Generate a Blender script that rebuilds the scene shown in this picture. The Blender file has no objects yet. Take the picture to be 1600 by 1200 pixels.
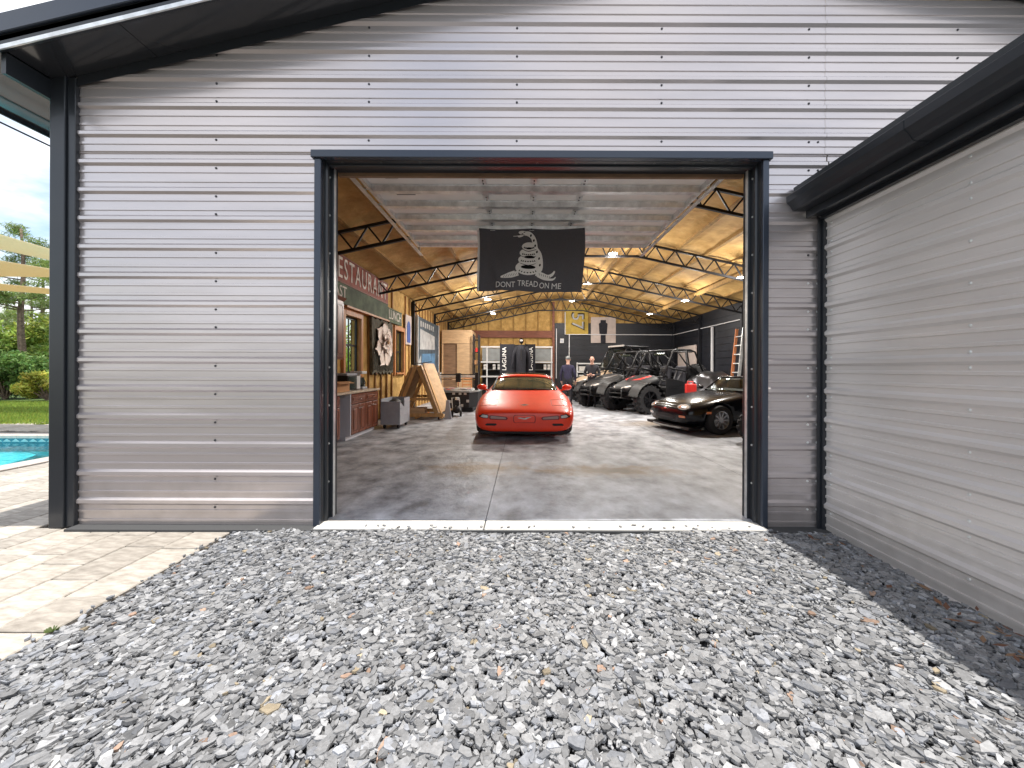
import bpy, bmesh, math, random
import numpy as np
from mathutils import Vector, Matrix, Euler
from mathutils.bvhtree import BVHTree

random.seed(7); np.random.seed(7)
S = bpy.context.scene
COL = S.collection
R = math.radians

# ------------------------------------------------------------------ camera
CAMZ = 1.33
cam = bpy.data.cameras.new('camera'); camo = bpy.data.objects.new('camera', cam); COL.objects.link(camo)
camo.location = (0, 0, CAMZ); camo.rotation_euler = (R(90), R(-0.22), 0)
cam.sensor_width = 36; cam.lens = 13.5; cam.shift_x = -18/1600; cam.shift_y = -23/1600
cam.clip_start = .05; cam.clip_end = 3000
S.camera = camo

# ------------------------------------------------------------------ sky, sun, exposure
SUN = Vector((.068, -.10, 1)).normalized()
W = bpy.data.worlds.new('World'); S.world = W; W.use_nodes = True
nt = W.node_tree; nt.nodes.clear()
N = nt.nodes.new; L = nt.links.new
out = N('ShaderNodeOutputWorld'); bg = N('ShaderNodeBackground'); bg.inputs[1].default_value = .15
sky = N('ShaderNodeTexSky'); sky.sky_type = 'NISHITA'; sky.sun_disc = False
sky.sun_elevation = math.asin(SUN.z); sky.sun_rotation = math.atan2(SUN.x, SUN.y)
sky.air_density = 1.2; sky.dust_density = 1.5
tc = N('ShaderNodeTexCoord'); sep = N('ShaderNodeSeparateXYZ'); L(tc.outputs['Generated'], sep.inputs[0])
mx = N('ShaderNodeMath'); mx.operation = 'MAXIMUM'; L(sep.outputs[2], mx.inputs[0]); mx.inputs[1].default_value = 0
ad = N('ShaderNodeMath'); ad.operation = 'ADD'; L(mx.outputs[0], ad.inputs[0]); ad.inputs[1].default_value = .16
dv = N('ShaderNodeVectorMath'); dv.operation = 'DIVIDE'; L(tc.outputs['Generated'], dv.inputs[0])
cb = N('ShaderNodeCombineXYZ')
for k in range(3): L(ad.outputs[0], cb.inputs[k])
L(cb.outputs[0], dv.inputs[1])
cn = N('ShaderNodeTexNoise'); cn.inputs['Scale'].default_value = 1.5; cn.inputs['Detail'].default_value = 7; cn.inputs['Roughness'].default_value = .58
L(dv.outputs[0], cn.inputs['Vector'])
cr = N('ShaderNodeValToRGB'); cr.color_ramp.elements[0].position = .36; cr.color_ramp.elements[1].position = .58
L(cn.outputs['Fac'], cr.inputs[0])
cn2 = N('ShaderNodeTexNoise'); cn2.inputs['Scale'].default_value = 3.1; cn2.inputs['Detail'].default_value = 5
L(dv.outputs[0], cn2.inputs['Vector'])
cc = N('ShaderNodeValToRGB'); cc.color_ramp.elements[0].position = .3; cc.color_ramp.elements[1].position = .62
cc.color_ramp.elements[0].color = (4.6, 4.9, 5.4, 1); cc.color_ramp.elements[1].color = (7.6, 7.65, 7.8, 1)
L(cn2.outputs['Fac'], cc.inputs[0])
mixs = N('ShaderNodeMix'); mixs.data_type = 'RGBA'
L(cr.outputs[0], mixs.inputs[0]); L(sky.outputs[0], mixs.inputs[6]); L(cc.outputs[0], mixs.inputs[7])
L(mixs.outputs[2], bg.inputs[0]); L(bg.outputs[0], out.inputs[0])

sun = bpy.data.lights.new('sun', 'SUN'); suno = bpy.data.objects.new('sun', sun); COL.objects.link(suno)
sun.energy = 4.0; sun.angle = R(.53); sun.color = (1, .965, .91)
suno.rotation_euler = SUN.to_track_quat('Z', 'Y').to_euler()
suno.location = (2, -3, 30)

S.view_settings.view_transform = 'Standard'; S.view_settings.look = 'None'
S.view_settings.exposure = .68; S.view_settings.gamma = 1
S.render.engine = 'CYCLES'
S.cycles.use_denoising = True
S.cycles.max_bounces = 8; S.cycles.diffuse_bounces = 5; S.cycles.glossy_bounces = 4
S.cycles.sample_clamp_indirect = 8

# ------------------------------------------------------------------ materials
def mat(name, col, rough=.5, metal=0., spec=.5, noise=None, bump=None, rnd=0., coat=0., emit=None, trans=0., attr=None,
        col2=None, stretch=(1, 1, 1), ior=1.45, stain=None, splash=None):
    m = bpy.data.materials.new(name); m.use_nodes = True
    t = m.node_tree; n = t.nodes; b = n['Principled BSDF']; lk = t.links.new
    b.inputs['Roughness'].default_value = rough; b.inputs['Metallic'].default_value = metal
    b.inputs['Specular IOR Level'].default_value = spec; b.inputs['Coat Weight'].default_value = coat
    b.inputs['Coat Roughness'].default_value = .06; b.inputs['IOR'].default_value = ior
    b.inputs['Transmission Weight'].default_value = trans
    b.inputs['Base Color'].default_value = (*col, 1)
    m.diffuse_color = (*col, 1)
    src = None
    if emit: b.inputs['Emission Color'].default_value = (*emit[0], 1); b.inputs['Emission Strength'].default_value = emit[1]
    if noise or bump or stain:
        tcn = n.new('ShaderNodeTexCoord'); mp = n.new('ShaderNodeMapping'); mp.inputs['Scale'].default_value = stretch
        lk(tcn.outputs['Object'], mp.inputs[0])
    if attr:
        a = n.new('ShaderNodeAttribute'); a.attribute_name = attr; src = a.outputs['Color']
    if noise:
        sc, lo, hi = noise[:3]
        nz = n.new('ShaderNodeTexNoise'); nz.inputs['Scale'].default_value = sc; nz.inputs['Detail'].default_value = 6
        nz.inputs['Roughness'].default_value = .62
        lk(mp.outputs[0], nz.inputs['Vector'])
        rp = n.new('ShaderNodeValToRGB'); rp.color_ramp.elements[0].position = .32; rp.color_ramp.elements[1].position = .68
        c2 = col2 or tuple(min(1, c*hi) for c in col)
        rp.color_ramp.elements[0].color = (*[c*lo for c in col], 1); rp.color_ramp.elements[1].color = (*c2, 1)
        lk(nz.outputs['Fac'], rp.inputs[0])
        if src:
            mm = n.new('ShaderNodeMix'); mm.data_type = 'RGBA'; mm.blend_type = 'MULTIPLY'; mm.inputs[0].default_value = 1
            lk(src, mm.inputs[6]); lk(rp.outputs[0], mm.inputs[7]); src = mm.outputs[2]
        else: src = rp.outputs[0]
    if stain:      # old blotches with a shape of their own: list of (x, y, rx, ry, colour)
        for (sx, sy, rx, ry, sc_) in stain:
            mp2 = n.new('ShaderNodeMapping'); mp2.vector_type = 'POINT'
            mp2.inputs['Location'].default_value = (-sx/rx, -sy/ry, 0); mp2.inputs['Scale'].default_value = (1/rx, 1/ry, 0)
            lk(tcn.outputs['Object'], mp2.inputs[0])
            nz3 = n.new('ShaderNodeTexNoise'); nz3.inputs['Scale'].default_value = 5; nz3.inputs['Detail'].default_value = 5
            lk(tcn.outputs['Object'], nz3.inputs['Vector'])
            ln = n.new('ShaderNodeVectorMath'); ln.operation = 'LENGTH'; lk(mp2.outputs[0], ln.inputs[0])
            sb = n.new('ShaderNodeMath'); sb.operation = 'MULTIPLY_ADD'; lk(nz3.outputs['Fac'], sb.inputs[0]); sb.inputs[1].default_value = 1.5; lk(ln.outputs['Value'], sb.inputs[2])
            rp3 = n.new('ShaderNodeMapRange'); rp3.inputs['From Min'].default_value = .95; rp3.inputs['From Max'].default_value = 1.75
            rp3.inputs['To Min'].default_value = .9; rp3.inputs['To Max'].default_value = 0
            lk(sb.outputs[0], rp3.inputs['Value'])
            mm = n.new('ShaderNodeMix'); mm.data_type = 'RGBA'
            lk(rp3.outputs[0], mm.inputs[0])
            if src: lk(src, mm.inputs[6])
            else: mm.inputs[6].default_value = (*col, 1)
            mm.inputs[7].default_value = (*sc_, 1); src = mm.outputs[2]
    if splash:     # dried mud splashed up from the ground
        sp_ = n.new('ShaderNodeSeparateXYZ'); lk(tcn.outputs['Object'], sp_.inputs[0])
        nz4 = n.new('ShaderNodeTexNoise'); nz4.inputs['Scale'].default_value = 7; nz4.inputs['Detail'].default_value = 8; lk(tcn.outputs['Object'], nz4.inputs['Vector'])
        h4 = n.new('ShaderNodeMath'); h4.operation = 'MULTIPLY_ADD'; lk(nz4.outputs['Fac'], h4.inputs[0]); h4.inputs[1].default_value = -.6; lk(sp_.outputs[2], h4.inputs[2])
        r4 = n.new('ShaderNodeMapRange'); r4.inputs['From Min'].default_value = -.28; r4.inputs['From Max'].default_value = .10; r4.inputs['To Min'].default_value = .36; r4.inputs['To Max'].default_value = 0
        lk(h4.outputs[0], r4.inputs['Value']); m4 = n.new('ShaderNodeMix'); m4.data_type = 'RGBA'; lk(r4.outputs[0], m4.inputs[0]); lk(src, m4.inputs[6]); m4.inputs[7].default_value = (*splash, 1); src = m4.outputs[2]
    if rnd:
        oi = n.new('ShaderNodeObjectInfo'); hv = n.new('ShaderNodeHueSaturation'); mr = n.new('ShaderNodeMapRange')
        lk(oi.outputs['Random'], mr.inputs['Value']); mr.inputs['To Min'].default_value = 1-rnd; mr.inputs['To Max'].default_value = 1+rnd
        lk(mr.outputs[0], hv.inputs['Value'])
        if src: lk(src, hv.inputs['Color'])
        else: hv.inputs['Color'].default_value = (*col, 1)
        src = hv.outputs[0]
    if src: lk(src, b.inputs['Base Color'])
    if bump:
        sc, st, ds = bump[:3]
        nz = n.new('ShaderNodeTexNoise'); nz.inputs['Scale'].default_value = sc; nz.inputs['Detail'].default_value = bump[3] if len(bump) > 3 else 4
        lk(mp.outputs[0], nz.inputs['Vector'])
        bp = n.new('ShaderNodeBump'); bp.inputs['Strength'].default_value = st; bp.inputs['Distance'].default_value = ds
        lk(nz.outputs['Fac'], bp.inputs['Height']); lk(bp.outputs[0], b.inputs['Normal'])
    return m

M = {}
M['siding'] = mat('painted_siding', (.60, .55, .54), .25, .58, .5, noise=(1.3, .92, 1.05), bump=(1.0, .55, .014, 2), stretch=(.5, .5, 4), splash=(.27, .235, .20))
M['siding_wing'] = mat('painted_siding_wing', (.74, .70, .675), .33, .35, .5, noise=(1.3, .90, 1.06), bump=(1.0, .45, .010, 2), stretch=(.5, .5, 4), splash=(.25, .22, .19))
M['trim'] = mat('dark_trim', (.020, .023, .028), .3, .0, .5, bump=(3, .3, .008, 2), coat=.12)
M['trim_grey'] = mat('trim_face', (.045, .055, .075), .25, .3, .6, bump=(3, .2, .005, 2))
M['soffit'] = mat('dark_soffit', (.035, .037, .042), .16, .2, .7, bump=(1.5, .4, .012, 2), coat=.4)
M['roof'] = mat('roof_metal', (.05, .055, .06), .35, .3)
M['screw'] = mat('screw_head', (.05, .05, .055), .35, .6)
M['gravelbase'] = mat('gravel_bed_soil', (.12, .12, .125), .9, noise=(30, .4, 1.5), bump=(50, .9, .02))
M['chip'] = mat('slate_chip', (1, 1, 1), .62, 0, .35, attr='Col', noise=(55, .66, 1.0), bump=(70, .7, .006))
M['paver'] = mat('travertine_paver', (.38, .335, .28), .7, 0, .3, noise=(5, .66, 1.0), col2=(.49, .445, .385), rnd=.2, bump=(45, .35, .003), stretch=(1.4, 4, 1))
M['paverbase'] = mat('paver_joint_sand', (.075, .065, .055), .95, noise=(20, .8, 1.1))
M['coping'] = mat('pool_coping', (.42, .37, .33), .7, noise=(9, .8, 1.15), rnd=.08, bump=(40, .4, .004))
M['lawn'] = mat('lawn_soil', (.06, .10, .02), .95, noise=(3, .7, 1.3))
M['grass'] = mat('grass_blade', (.14, .24, .035), .6, attr='Col')
M['ground'] = mat('far_ground', (.105, .105, .065), .95, noise=(.4, .7, 1.3))
M['conc'] = mat('slab_concrete', (.235, .245, .27), .5, 0, .4, noise=(3.4, .55, 1.0), col2=(.48, .50, .545), bump=(16, .6, .012, 8), stretch=(1, .75, 1),
                stain=[(-.55, 5.05, .8, .42, (.20, .125, .05)), (1.1, 4.95, 1.2, .36, (.19, .12, .045)), (1.15, 4.95, .5, .2, (.09, .06, .03)), (3.3, 9.2, 1.4, .8, (.16, .12, .08))])
M['concbase'] = mat('slab_joint', (.06, .06, .06), .9)
M['threshold'] = mat('threshold_sunlit_concrete', (.52, .50, .46), .75, noise=(4, .85, 1.1), bump=(30, .4, .004))  # same concrete as the floor, sunlight put into its paler base colour
M['foam'] = mat('spray_foam', (.45, .265, .088), .8, 0, .25, noise=(2.2, .72, 1.0), col2=(.55, .35, .13), bump=(11, .7, .02, 5))
M['foamwall'] = mat('wall_foam', (.45, .27, .085), .8, 0, .25, noise=(5, .72, 1.0), col2=(.56, .36, .13), bump=(14, .7, .02, 5))
M['purlin'] = mat('foamed_purlin', (.28, .165, .05), .85, noise=(9, .7, 1.3), bump=(20, .6, .01))
M['stud'] = mat('timber_stud', (.36, .2, .075), .65, noise=(6, .6, 1.3), stretch=(6, 6, .7), rnd=.15)
M['redbeam'] = mat('red_brown_timber', (.17, .055, .03), .6, noise=(5, .6, 1.4), stretch=(.6, 5, 5))
M['steel'] = mat('black_steel', (.013, .013, .015), .45, .2)
M['dwall'] = mat('black_wall_sheet', (.010, .011, .016), .5, .1, noise=(2, .7, 1.4), bump=(3, .3, .01))
M['galv'] = mat('galvanised_steel', (.80, .81, .80), .33, .6, noise=(9, .75, 1.15), bump=(6, .25, .004))
M['doorwhite'] = mat('door_back_white', (.88, .865, .83), .6, noise=(3, .94, 1.03))
M['flag'] = mat('flag_cloth', (.10, .098, .11), .85, 0, .2, noise=(120, .85, 1.15), bump=(4, .4, .02))
M['flagw'] = mat('flag_white_print', (.8, .79, .77), .85, 0, .2)
M['flagk'] = mat('flag_black_print', (.008, .008, .009), .85, 0, .2)
M['hem'] = mat('flag_white_hem', (.7, .69, .67), .8)
M['white'] = mat('white_paint', (.55, .55, .55), .5, noise=(8, .92, 1.05))
M['whitep'] = mat('white_panel', (.62, .62, .68), .5)
M['greyplastic'] = mat('grey_plastic', (.34, .35, .39), .5, noise=(8, .9, 1.08))
M['black'] = mat('black_plastic', (.0065, .0065, .008), .55, bump=(30, .15, .003))
M['gloss'] = mat('black_car_paint', (.004, .0045, .007), .2, 0, .3, coat=.25)
M['rubber'] = mat('tyre_rubber', (.018, .018, .02), .75, bump=(60, .3, .004))
M['rim'] = mat('dark_alloy', (.05, .05, .055), .3, .8)
M['rimsilver'] = mat('silver_alloy', (.45, .45, .47), .3, .9)
M['chrome'] = mat('chrome', (.7, .7, .72), .12, 1)
M['red'] = mat('red_car_paint', (.84, .045, .012), .38, 0, .4, coat=.5, noise=(5, .94, 1.04))
M['reddark'] = mat('dark_red_recess', (.16, .008, .008), .5)
M['glass'] = mat('dark_glass', (.03, .04, .03), .06, 0, .7, coat=.5)
M['lens'] = mat('clear_lens', (.55, .52, .5), .12, 0, .6, coat=1)
M['lenspink'] = mat('smoky_lens', (.34, .19, .17), .2, 0, .6, coat=.6)
M['amber'] = mat('amber_lens', (.7, .22, .08), .25, coat=1)
M['wpane'] = mat('window_glass', (.95, .98, .96), .02, trans=1., ior=1.05)
M['wframe'] = mat('black_window_frame', (.012, .012, .012), .4)
M['cherry'] = mat('cherry_wood', (.17, .05, .022), .35, 0, .5, noise=(4, .65, 1.35), stretch=(7, 7, .8), coat=.25, rnd=.1)
M['cherrydark'] = mat('cherry_groove', (.07, .02, .01), .5)
M['pine'] = mat('pine_board', (.55, .33, .14), .6, noise=(4, .75, 1.2), stretch=(5, 5, .8), rnd=.12)
M['casing'] = mat('window_casing', (.42, .18, .065), .5, noise=(4, .75, 1.25), stretch=(6, 6, .8))
M['ply'] = mat('plywood', (.50, .335, .19), .65, noise=(3, .78, 1.12), stretch=(1, 1, 4), rnd=.12)
M['plydark'] = mat('dark_plywood', (.2, .12, .07), .65, noise=(3, .7, 1.3), stretch=(1, 1, 4))
M['counter'] = mat('countertop', (.48, .40, .31), .3, noise=(18, .75, 1.15))
M['carton'] = mat('cardboard', (.42, .22, .10), .8, noise=(6, .9, 1.1))
M['signred'] = mat('sign_red', (.22, .055, .035), .7, noise=(5, .65, 1.35))
M['signgreen'] = mat('sign_green', (.06, .085, .05), .75, noise=(4, .55, 1.6))
M['signwhite'] = mat('sign_lettering', (.66, .62, .57), .7, noise=(12, .8, 1.1))
M['bark'] = mat('rough_bark_board', (.10, .095, .075), .9, noise=(9, .4, 1.7), stretch=(3, 3, 1), bump=(25, .9, .02))
M['petal'] = mat('petal', (.78, .68, .62), .6, noise=(6, .82, 1.1))
M['posterdark'] = mat('poster_dark', (.03, .045, .06), .6, noise=(5, .5, 1.8))
M['postergrey'] = mat('poster_grey', (.30, .30, .30), .6, noise=(4, .7, 1.3))
M['posterblue'] = mat('poster_blue', (.06, .14, .24), .6, noise=(4, .6, 1.4))
M['blue'] = mat('sign_blue', (.02, .06, .24), .6)
M['gold'] = mat('gold_banner', (.36, .25, .045), .75, noise=(3, .75, 1.2))
M['board'] = mat('pale_board', (.45, .38, .35), .7, noise=(4, .85, 1.1))
M['conduit'] = mat('white_conduit', (.6, .6, .62), .4)
M['shelfgrey'] = mat('shelf_grey', (.19, .2, .2), .6, noise=(5, .85, 1.15))
def translucent(m, fac):
    t = m.node_tree; n = t.nodes; b = n['Principled BSDF']; tr = n.new('ShaderNodeBsdfTranslucent'); mx_ = n.new('ShaderNodeMixShader'); mx_.inputs[0].default_value = fac
    src = b.inputs['Base Color'].links
    if src: t.links.new(src[0].from_socket, tr.inputs[0])
    else: tr.inputs[0].default_value = b.inputs['Base Color'].default_value
    t.links.new(b.outputs[0], mx_.inputs[1]); t.links.new(tr.outputs[0], mx_.inputs[2]); t.links.new(mx_.outputs[0], n['Material Output'].inputs[0])
M['lamp'] = mat('lit_lamp', (.9, .9, .9), .5, emit=((1, .93, .8), 14))
M['lampbody'] = mat('lamp_body', (.6, .6, .6), .4)
M['sail'] = mat('sail_cloth', (.80, .66, .46), .85, noise=(30, .9, 1.06)); translucent(M['sail'], .45)
M['bark2'] = mat('pine_bark', (.16, .115, .085), .9, noise=(8, .5, 1.5), bump=(14, 1, .05))
M['leaf'] = mat('foliage', (.1, .16, .03), .55, 0, .4, attr='Col'); translucent(M['leaf'], .35); translucent(M['grass'], .35)
M['tile'] = mat('pool_tile_blue', (.02, .13, .17), .2, noise=(12, .6, 1.5))
M['tilelight'] = mat('pool_tile_pale', (.2, .4, .42), .25)
M['shell'] = mat('pool_plaster', (.16, .62, .66), .6, noise=(2, .9, 1.1))
M['water'] = mat('pool_water', (.60, .95, .98), .03, trans=1, ior=1.33, bump=(3.5, .35, .05, 3))
def clear(m, tint, rough=.02, f0=1.33):
    """thin clear surface: lets sunlight through, reflects by Fresnel"""
    t = m.node_tree; n = t.nodes; b = n['Principled BSDF']; tr = n.new('ShaderNodeBsdfTransparent'); tr.inputs[0].default_value = (*tint, 1)
    gl = n.new('ShaderNodeBsdfGlossy'); gl.inputs['Roughness'].default_value = rough; fr = n.new('ShaderNodeFresnel'); ge = n.new('ShaderNodeNewGeometry'); mr = n.new('ShaderNodeMapRange'); mr.inputs['To Min'].default_value = f0; mr.inputs['To Max'].default_value = 1/f0; t.links.new(ge.outputs['Backfacing'], mr.inputs['Value']); t.links.new(mr.outputs[0], fr.inputs[0]); mx_ = n.new('ShaderNodeMixShader')
    nl = b.inputs['Normal'].links
    if nl: t.links.new(nl[0].from_socket, gl.inputs['Normal']); t.links.new(nl[0].from_socket, fr.inputs['Normal'])
    t.links.new(fr.outputs[0], mx_.inputs[0]); t.links.new(tr.outputs[0], mx_.inputs[1]); t.links.new(gl.outputs[0], mx_.inputs[2]); t.links.new(mx_.outputs[0], n['Material Output'].inputs[0])
clear(M['water'], (.55, .92, .96)); clear(M['wpane'], (.86, .9, .88), .02, 1.22)
M['skin'] = mat('skin', (.52, .31, .24), .55)
M['cloth'] = mat('dark_clothing', (.014, .014, .020), .85, noise=(20, .7, 1.4))
M['cloth2'] = mat('navy_clothing', (.02, .018, .045), .85, noise=(20, .7, 1.4))
M['denim'] = mat('dark_trousers', (.016, .016, .022), .85)
M['hair'] = mat('dark_hair', (.02, .015, .012), .6)
M['tan'] = mat('tan_panel', (.30, .22, .15), .5, noise=(6, .8, 1.2))
M['redplastic'] = mat('red_plastic', (.55, .03, .025), .4)
M['orange'] = mat('orange_fibreglass', (.42, .16, .07), .5)
M['paper'] = mat('paper', (.5, .485, .46), .7)
M['dryleaf'] = mat('dry_leaf', (.28, .12, .05), .8, attr='Col')

# ------------------------------------------------------------------ mesh builder
def wloc(o):
    v = Vector((0, 0, 0))
    while o: v += o.location; o = o.parent
    return v

class MB:
    def __init__(s): s.v = []; s.f = []
    def add(s, v, f):
        n = len(s.v); s.v += [tuple(p) for p in v]; s.f += [tuple(i+n for i in q) for q in f]; return s
    def box(s, x0, x1, y0, y1, z0, z1):
        return s.add([(x0, y0, z0), (x1, y0, z0), (x1, y1, z0), (x0, y1, z0), (x0, y0, z1), (x1, y0, z1), (x1, y1, z1), (x0, y1, z1)],
              [(0, 3, 2, 1), (4, 5, 6, 7), (0, 1, 5, 4), (1, 2, 6, 5), (2, 3, 7, 6), (3, 0, 4, 7)])
    def bar(s, p, q, w, h, up=(0, 0, 1)):
        p = Vector(p); q = Vector(q); d = (q-p).normalized(); u = Vector(up)
        if abs(d.dot(u)) > .98: u = Vector((0, 1, 0))
        a = d.cross(u).normalized()*w/2; b = a.cross(d).normalized()*h/2
        c = [p-a-b, p+a-b, p+a+b, p-a+b, q-a-b, q+a-b, q+a+b, q-a+b]
        return s.add(c, [(0, 1, 2, 3), (7, 6, 5, 4), (0, 4, 5, 1), (1, 5, 6, 2), (2, 6, 7, 3), (3, 7, 4, 0)])
    def tube(s, pts, r, n=8, caps=True):
        pts = [Vector(p) for p in pts]; m = len(pts); rr = r if isinstance(r, (list, tuple)) else [r]*m
        vs = []; fs = []; prev = None
        for i, p in enumerate(pts):
            d = (pts[min(i+1, m-1)]-pts[max(i-1, 0)]).normalized()
            u = Vector((0, 0, 1)) if abs(d.z) < .9 else Vector((1, 0, 0))
            if prev is not None and (prev-d*prev.dot(d)).length > .05: u = prev
            a = (u-d*u.dot(d)).normalized(); prev = a; b = d.cross(a)
            for k in range(n):
                t = 2*math.pi*k/n; vs.append(p+(a*math.cos(t)+b*math.sin(t))*rr[i])
        for i in range(m-1):
            for k in range(n):
                fs.append((i*n+k, i*n+(k+1) % n, (i+1)*n+(k+1) % n, (i+1)*n+k))
        if caps: fs += [tuple(range(n))[::-1], tuple((m-1)*n+k for k in range(n))]
        return s.add(vs, fs)
    def lathe(s, prof, n=24, c=(0, 0, 0), axis='z'):
        vs = []; fs = []; m = len(prof)
        for r, h in prof:
            for k in range(n):
                t = 2*math.pi*k/n; x, y = r*math.cos(t), r*math.sin(t)
                p = {'z': (x, y, h), 'x': (h, x, y), 'y': (x, h, y)}[axis]
                vs.append((p[0]+c[0], p[1]+c[1], p[2]+c[2]))
        for i in range(m-1):
            for k in range(n): fs.append((i*n+k, i*n+(k+1) % n, (i+1)*n+(k+1) % n, (i+1)*n+k))
        return s.add(vs, fs)
    def prism(s, poly, fn, w0, w1):
        n = len(poly); vs = [fn(u, v, w0) for u, v in poly]+[fn(u, v, w1) for u, v in poly]
        fs = [tuple(range(n))[::-1], tuple(range(n, 2*n))]+[(k, (k+1) % n, n+(k+1) % n, n+k) for k in range(n)]
        return s.add(vs, fs)
    def ell(s, c, rx, ry, rz, nu=12, nv=8):
        prof = [(math.sin(math.pi*i/nv), -math.cos(math.pi*i/nv)) for i in range(nv+1)]
        b = MB().lathe(prof, nu)
        return s.add([(p[0]*rx+c[0], p[1]*ry+c[1], p[2]*rz+c[2]) for p in b.v], b.f)
    def mesh(s, name, off=Vector((0, 0, 0))):
        me = bpy.data.meshes.new(name); me.from_pydata([(p[0]-off[0], p[1]-off[1], p[2]-off[2]) for p in s.v], [], s.f); me.update(); return me
    def build(s, name, m, parent=None, world=True, smooth=False, bevel=0, seg=1):
        off = wloc(parent) if (parent and world) else Vector((0, 0, 0))
        me = s.mesh(name, off)
        bm = bmesh.new(); bm.from_mesh(me); bmesh.ops.recalc_face_normals(bm, faces=bm.faces); bm.to_mesh(me); bm.free()
        return link(name, me, m, parent, smooth, bevel, seg)

def link(name, me, m, parent=None, smooth=False, bevel=0, seg=1):
    o = bpy.data.objects.new(name, me); COL.objects.link(o)
    if m: me.materials.append(M[m] if isinstance(m, str) else m)
    o.parent = parent
    if smooth: me.shade_smooth()
    if bevel:
        b = o.modifiers.new('bevel', 'BEVEL'); b.width = bevel; b.segments = seg; b.limit_method = 'ANGLE'; b.angle_limit = R(40)
    return o

def thing(name, label, cat, loc=(0, 0, 0), rz=0, group=None):
    o = bpy.data.objects.new(name, None); COL.objects.link(o); o.empty_display_size = .2
    o.location = loc; o.rotation_euler = (0, 0, rz)
    return tag(o, label, cat, group)
def tag(o, label, cat=None, group=None, kind=None):
    o['label'] = label
    if cat: o['category'] = cat
    if group: o['group'] = group
    if kind: o['kind'] = kind
    return o
def struct(o): o['kind'] = 'structure'; return o
def dup(o, parent):
    c = o.copy(); COL.objects.link(c); c.parent = parent
    for ch in list(o.children): dup(ch, c)
    return c

def applied(o):
    """bake the modifiers of o into its mesh"""
    bpy.context.view_layer.update(); dg = bpy.context.evaluated_depsgraph_get()
    me = bpy.data.meshes.new_from_object(o.evaluated_get(dg)); o.modifiers.clear(); o.data = me; return o

def text_mesh(s, size, mtx, extrude=.003, sx=1., align='CENTER', space=1.):
    cu = bpy.data.curves.new('lettering', 'FONT'); cu.body = s; cu.size = size; cu.extrude = extrude; cu.align_x = align; cu.align_y = 'CENTER'
    cu.resolution_u = 3; cu.space_character = space
    ob = bpy.data.objects.new('lettering', cu); COL.objects.link(ob)
    bpy.context.view_layer.update()
    me = bpy.data.meshes.new_from_object(ob.evaluated_get(bpy.context.evaluated_depsgraph_get()))
    bpy.data.objects.remove(ob); bpy.data.curves.remove(cu)
    me.transform(mtx @ Matrix.Diagonal((sx, 1, 1, 1)))
    me.materials.clear()
    return me
def frame(o, x, y, z):
    m = Matrix.Identity(4)
    for i, c in enumerate((x, y, z)):
        for k in range(3): m[k][i] = c[k]
    for k in range(3): m[k][3] = o[k]
    return m
def lettering(s, size, o, x, y, z, m, parent, **k):
    p = wloc(parent); me = text_mesh(s, size, frame(Vector(o)-p, x, y, z), **k)
    return link('lettering', me, m, parent)
X, Y, Z = (1, 0, 0), (0, 1, 0), (0, 0, 1)
nX, nY, nZ = (-1, 0, 0), (0, -1, 0), (0, 0, -1)

# ------------------------------------------------------------------ layout constants
FY = 3.22                       # outer face of the front wall
XL, XR, XRIDGE = -3.90, 7.45, 1.75
BACK = 18.7
def roof_z(x): return 3.756+.243*((x if x <= XRIDGE else 2*XRIDGE-x)+3.72)
def ceil_z(x): return 3.62+.22*((x if x <= 1.8 else 3.6-x)+3.7)
PITCH = .2367; RIB0 = .213
FL = .03                        # floor level of the slab
DL, DR, DT = -1.69, 1.985, 3.075   # door opening
WX, WT = 2.50, 2.62             # wing wall plane and its top
# ================================================================== ground and setting
g = MB()
for (a0, a1, b0, b1) in ((-600, -18, -600, 900), (-7.0, 600, -600, 900), (-18, -7.0, -600, 2.6), (-18, -7.0, 7.46, 900)):   # round the pool basin
    g.add([(a0, b0, -.12), (a1, b0, -.12), (a1, b1, -.12), (a0, b1, -.12)], [(0, 1, 2, 3)])
struct(g.build('ground', 'ground'))
# ---- terrace of cream pavers
terr = struct(MB().box(-14, -2.36, -2.5, 9.0, -.10, -.022).build('terrace_paving', 'paverbase'))
# the pool is cut out of the sheet: rebuild as four pieces
PX, PY0, PY1 = -7.0, 2.6, 7.46
tb = MB()
for (a, b, c, d) in ((-2.36, PX-.3+.6, -2.5, 9.), (-18, PX+.3, -2.5, PY0-.3), (-18, PX+.3, PY1+.3, 9.)):
    tb.box(min(a, b), max(a, b), c, d, -.10, -.022)
terr.data = tb.mesh('terrace_paving'); terr.data.materials.append(M['paverbase'])
def paver_mesh(w, l):
    c = .006; h = .05; a = MB(); x, y = w/2-.0045, l/2-.0045
    a.add([(-x, -y, -h), (x, -y, -h), (x, y, -h), (-x, y, -h), (-x, -y, -c), (x, -y, -c), (x, y, -c), (-x, y, -c),
           (-x+c, -y+c, 0), (x-c, -y+c, 0), (x-c, y-c, 0), (-x+c, y-c, 0)],
          [(0, 1, 5, 4), (1, 2, 6, 5), (2, 3, 7, 6), (3, 0, 4, 7), (4, 5, 9, 8), (5, 6, 10, 9), (6, 7, 11, 10), (7, 4, 8, 11), (8, 9, 10, 11)])
    me = a.mesh('paver'); me.materials.append(M['paver']); return me
pm = {}
def paver(cx, cy, w, l):
    if 818+600*cx/max(cy, .3) < -130: return
    k = (round(w, 3), round(l, 3))
    if k not in pm: pm[k] = paver_mesh(*k)
    o = bpy.data.objects.new('paver', pm[k]); COL.objects.link(o); o.parent = terr
    o.location = (cx, cy, random.uniform(-.0025, .0015)); o.rotation_euler = (random.gauss(0, .002), random.gauss(0, .002), 0)
xx = -2.37
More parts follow.
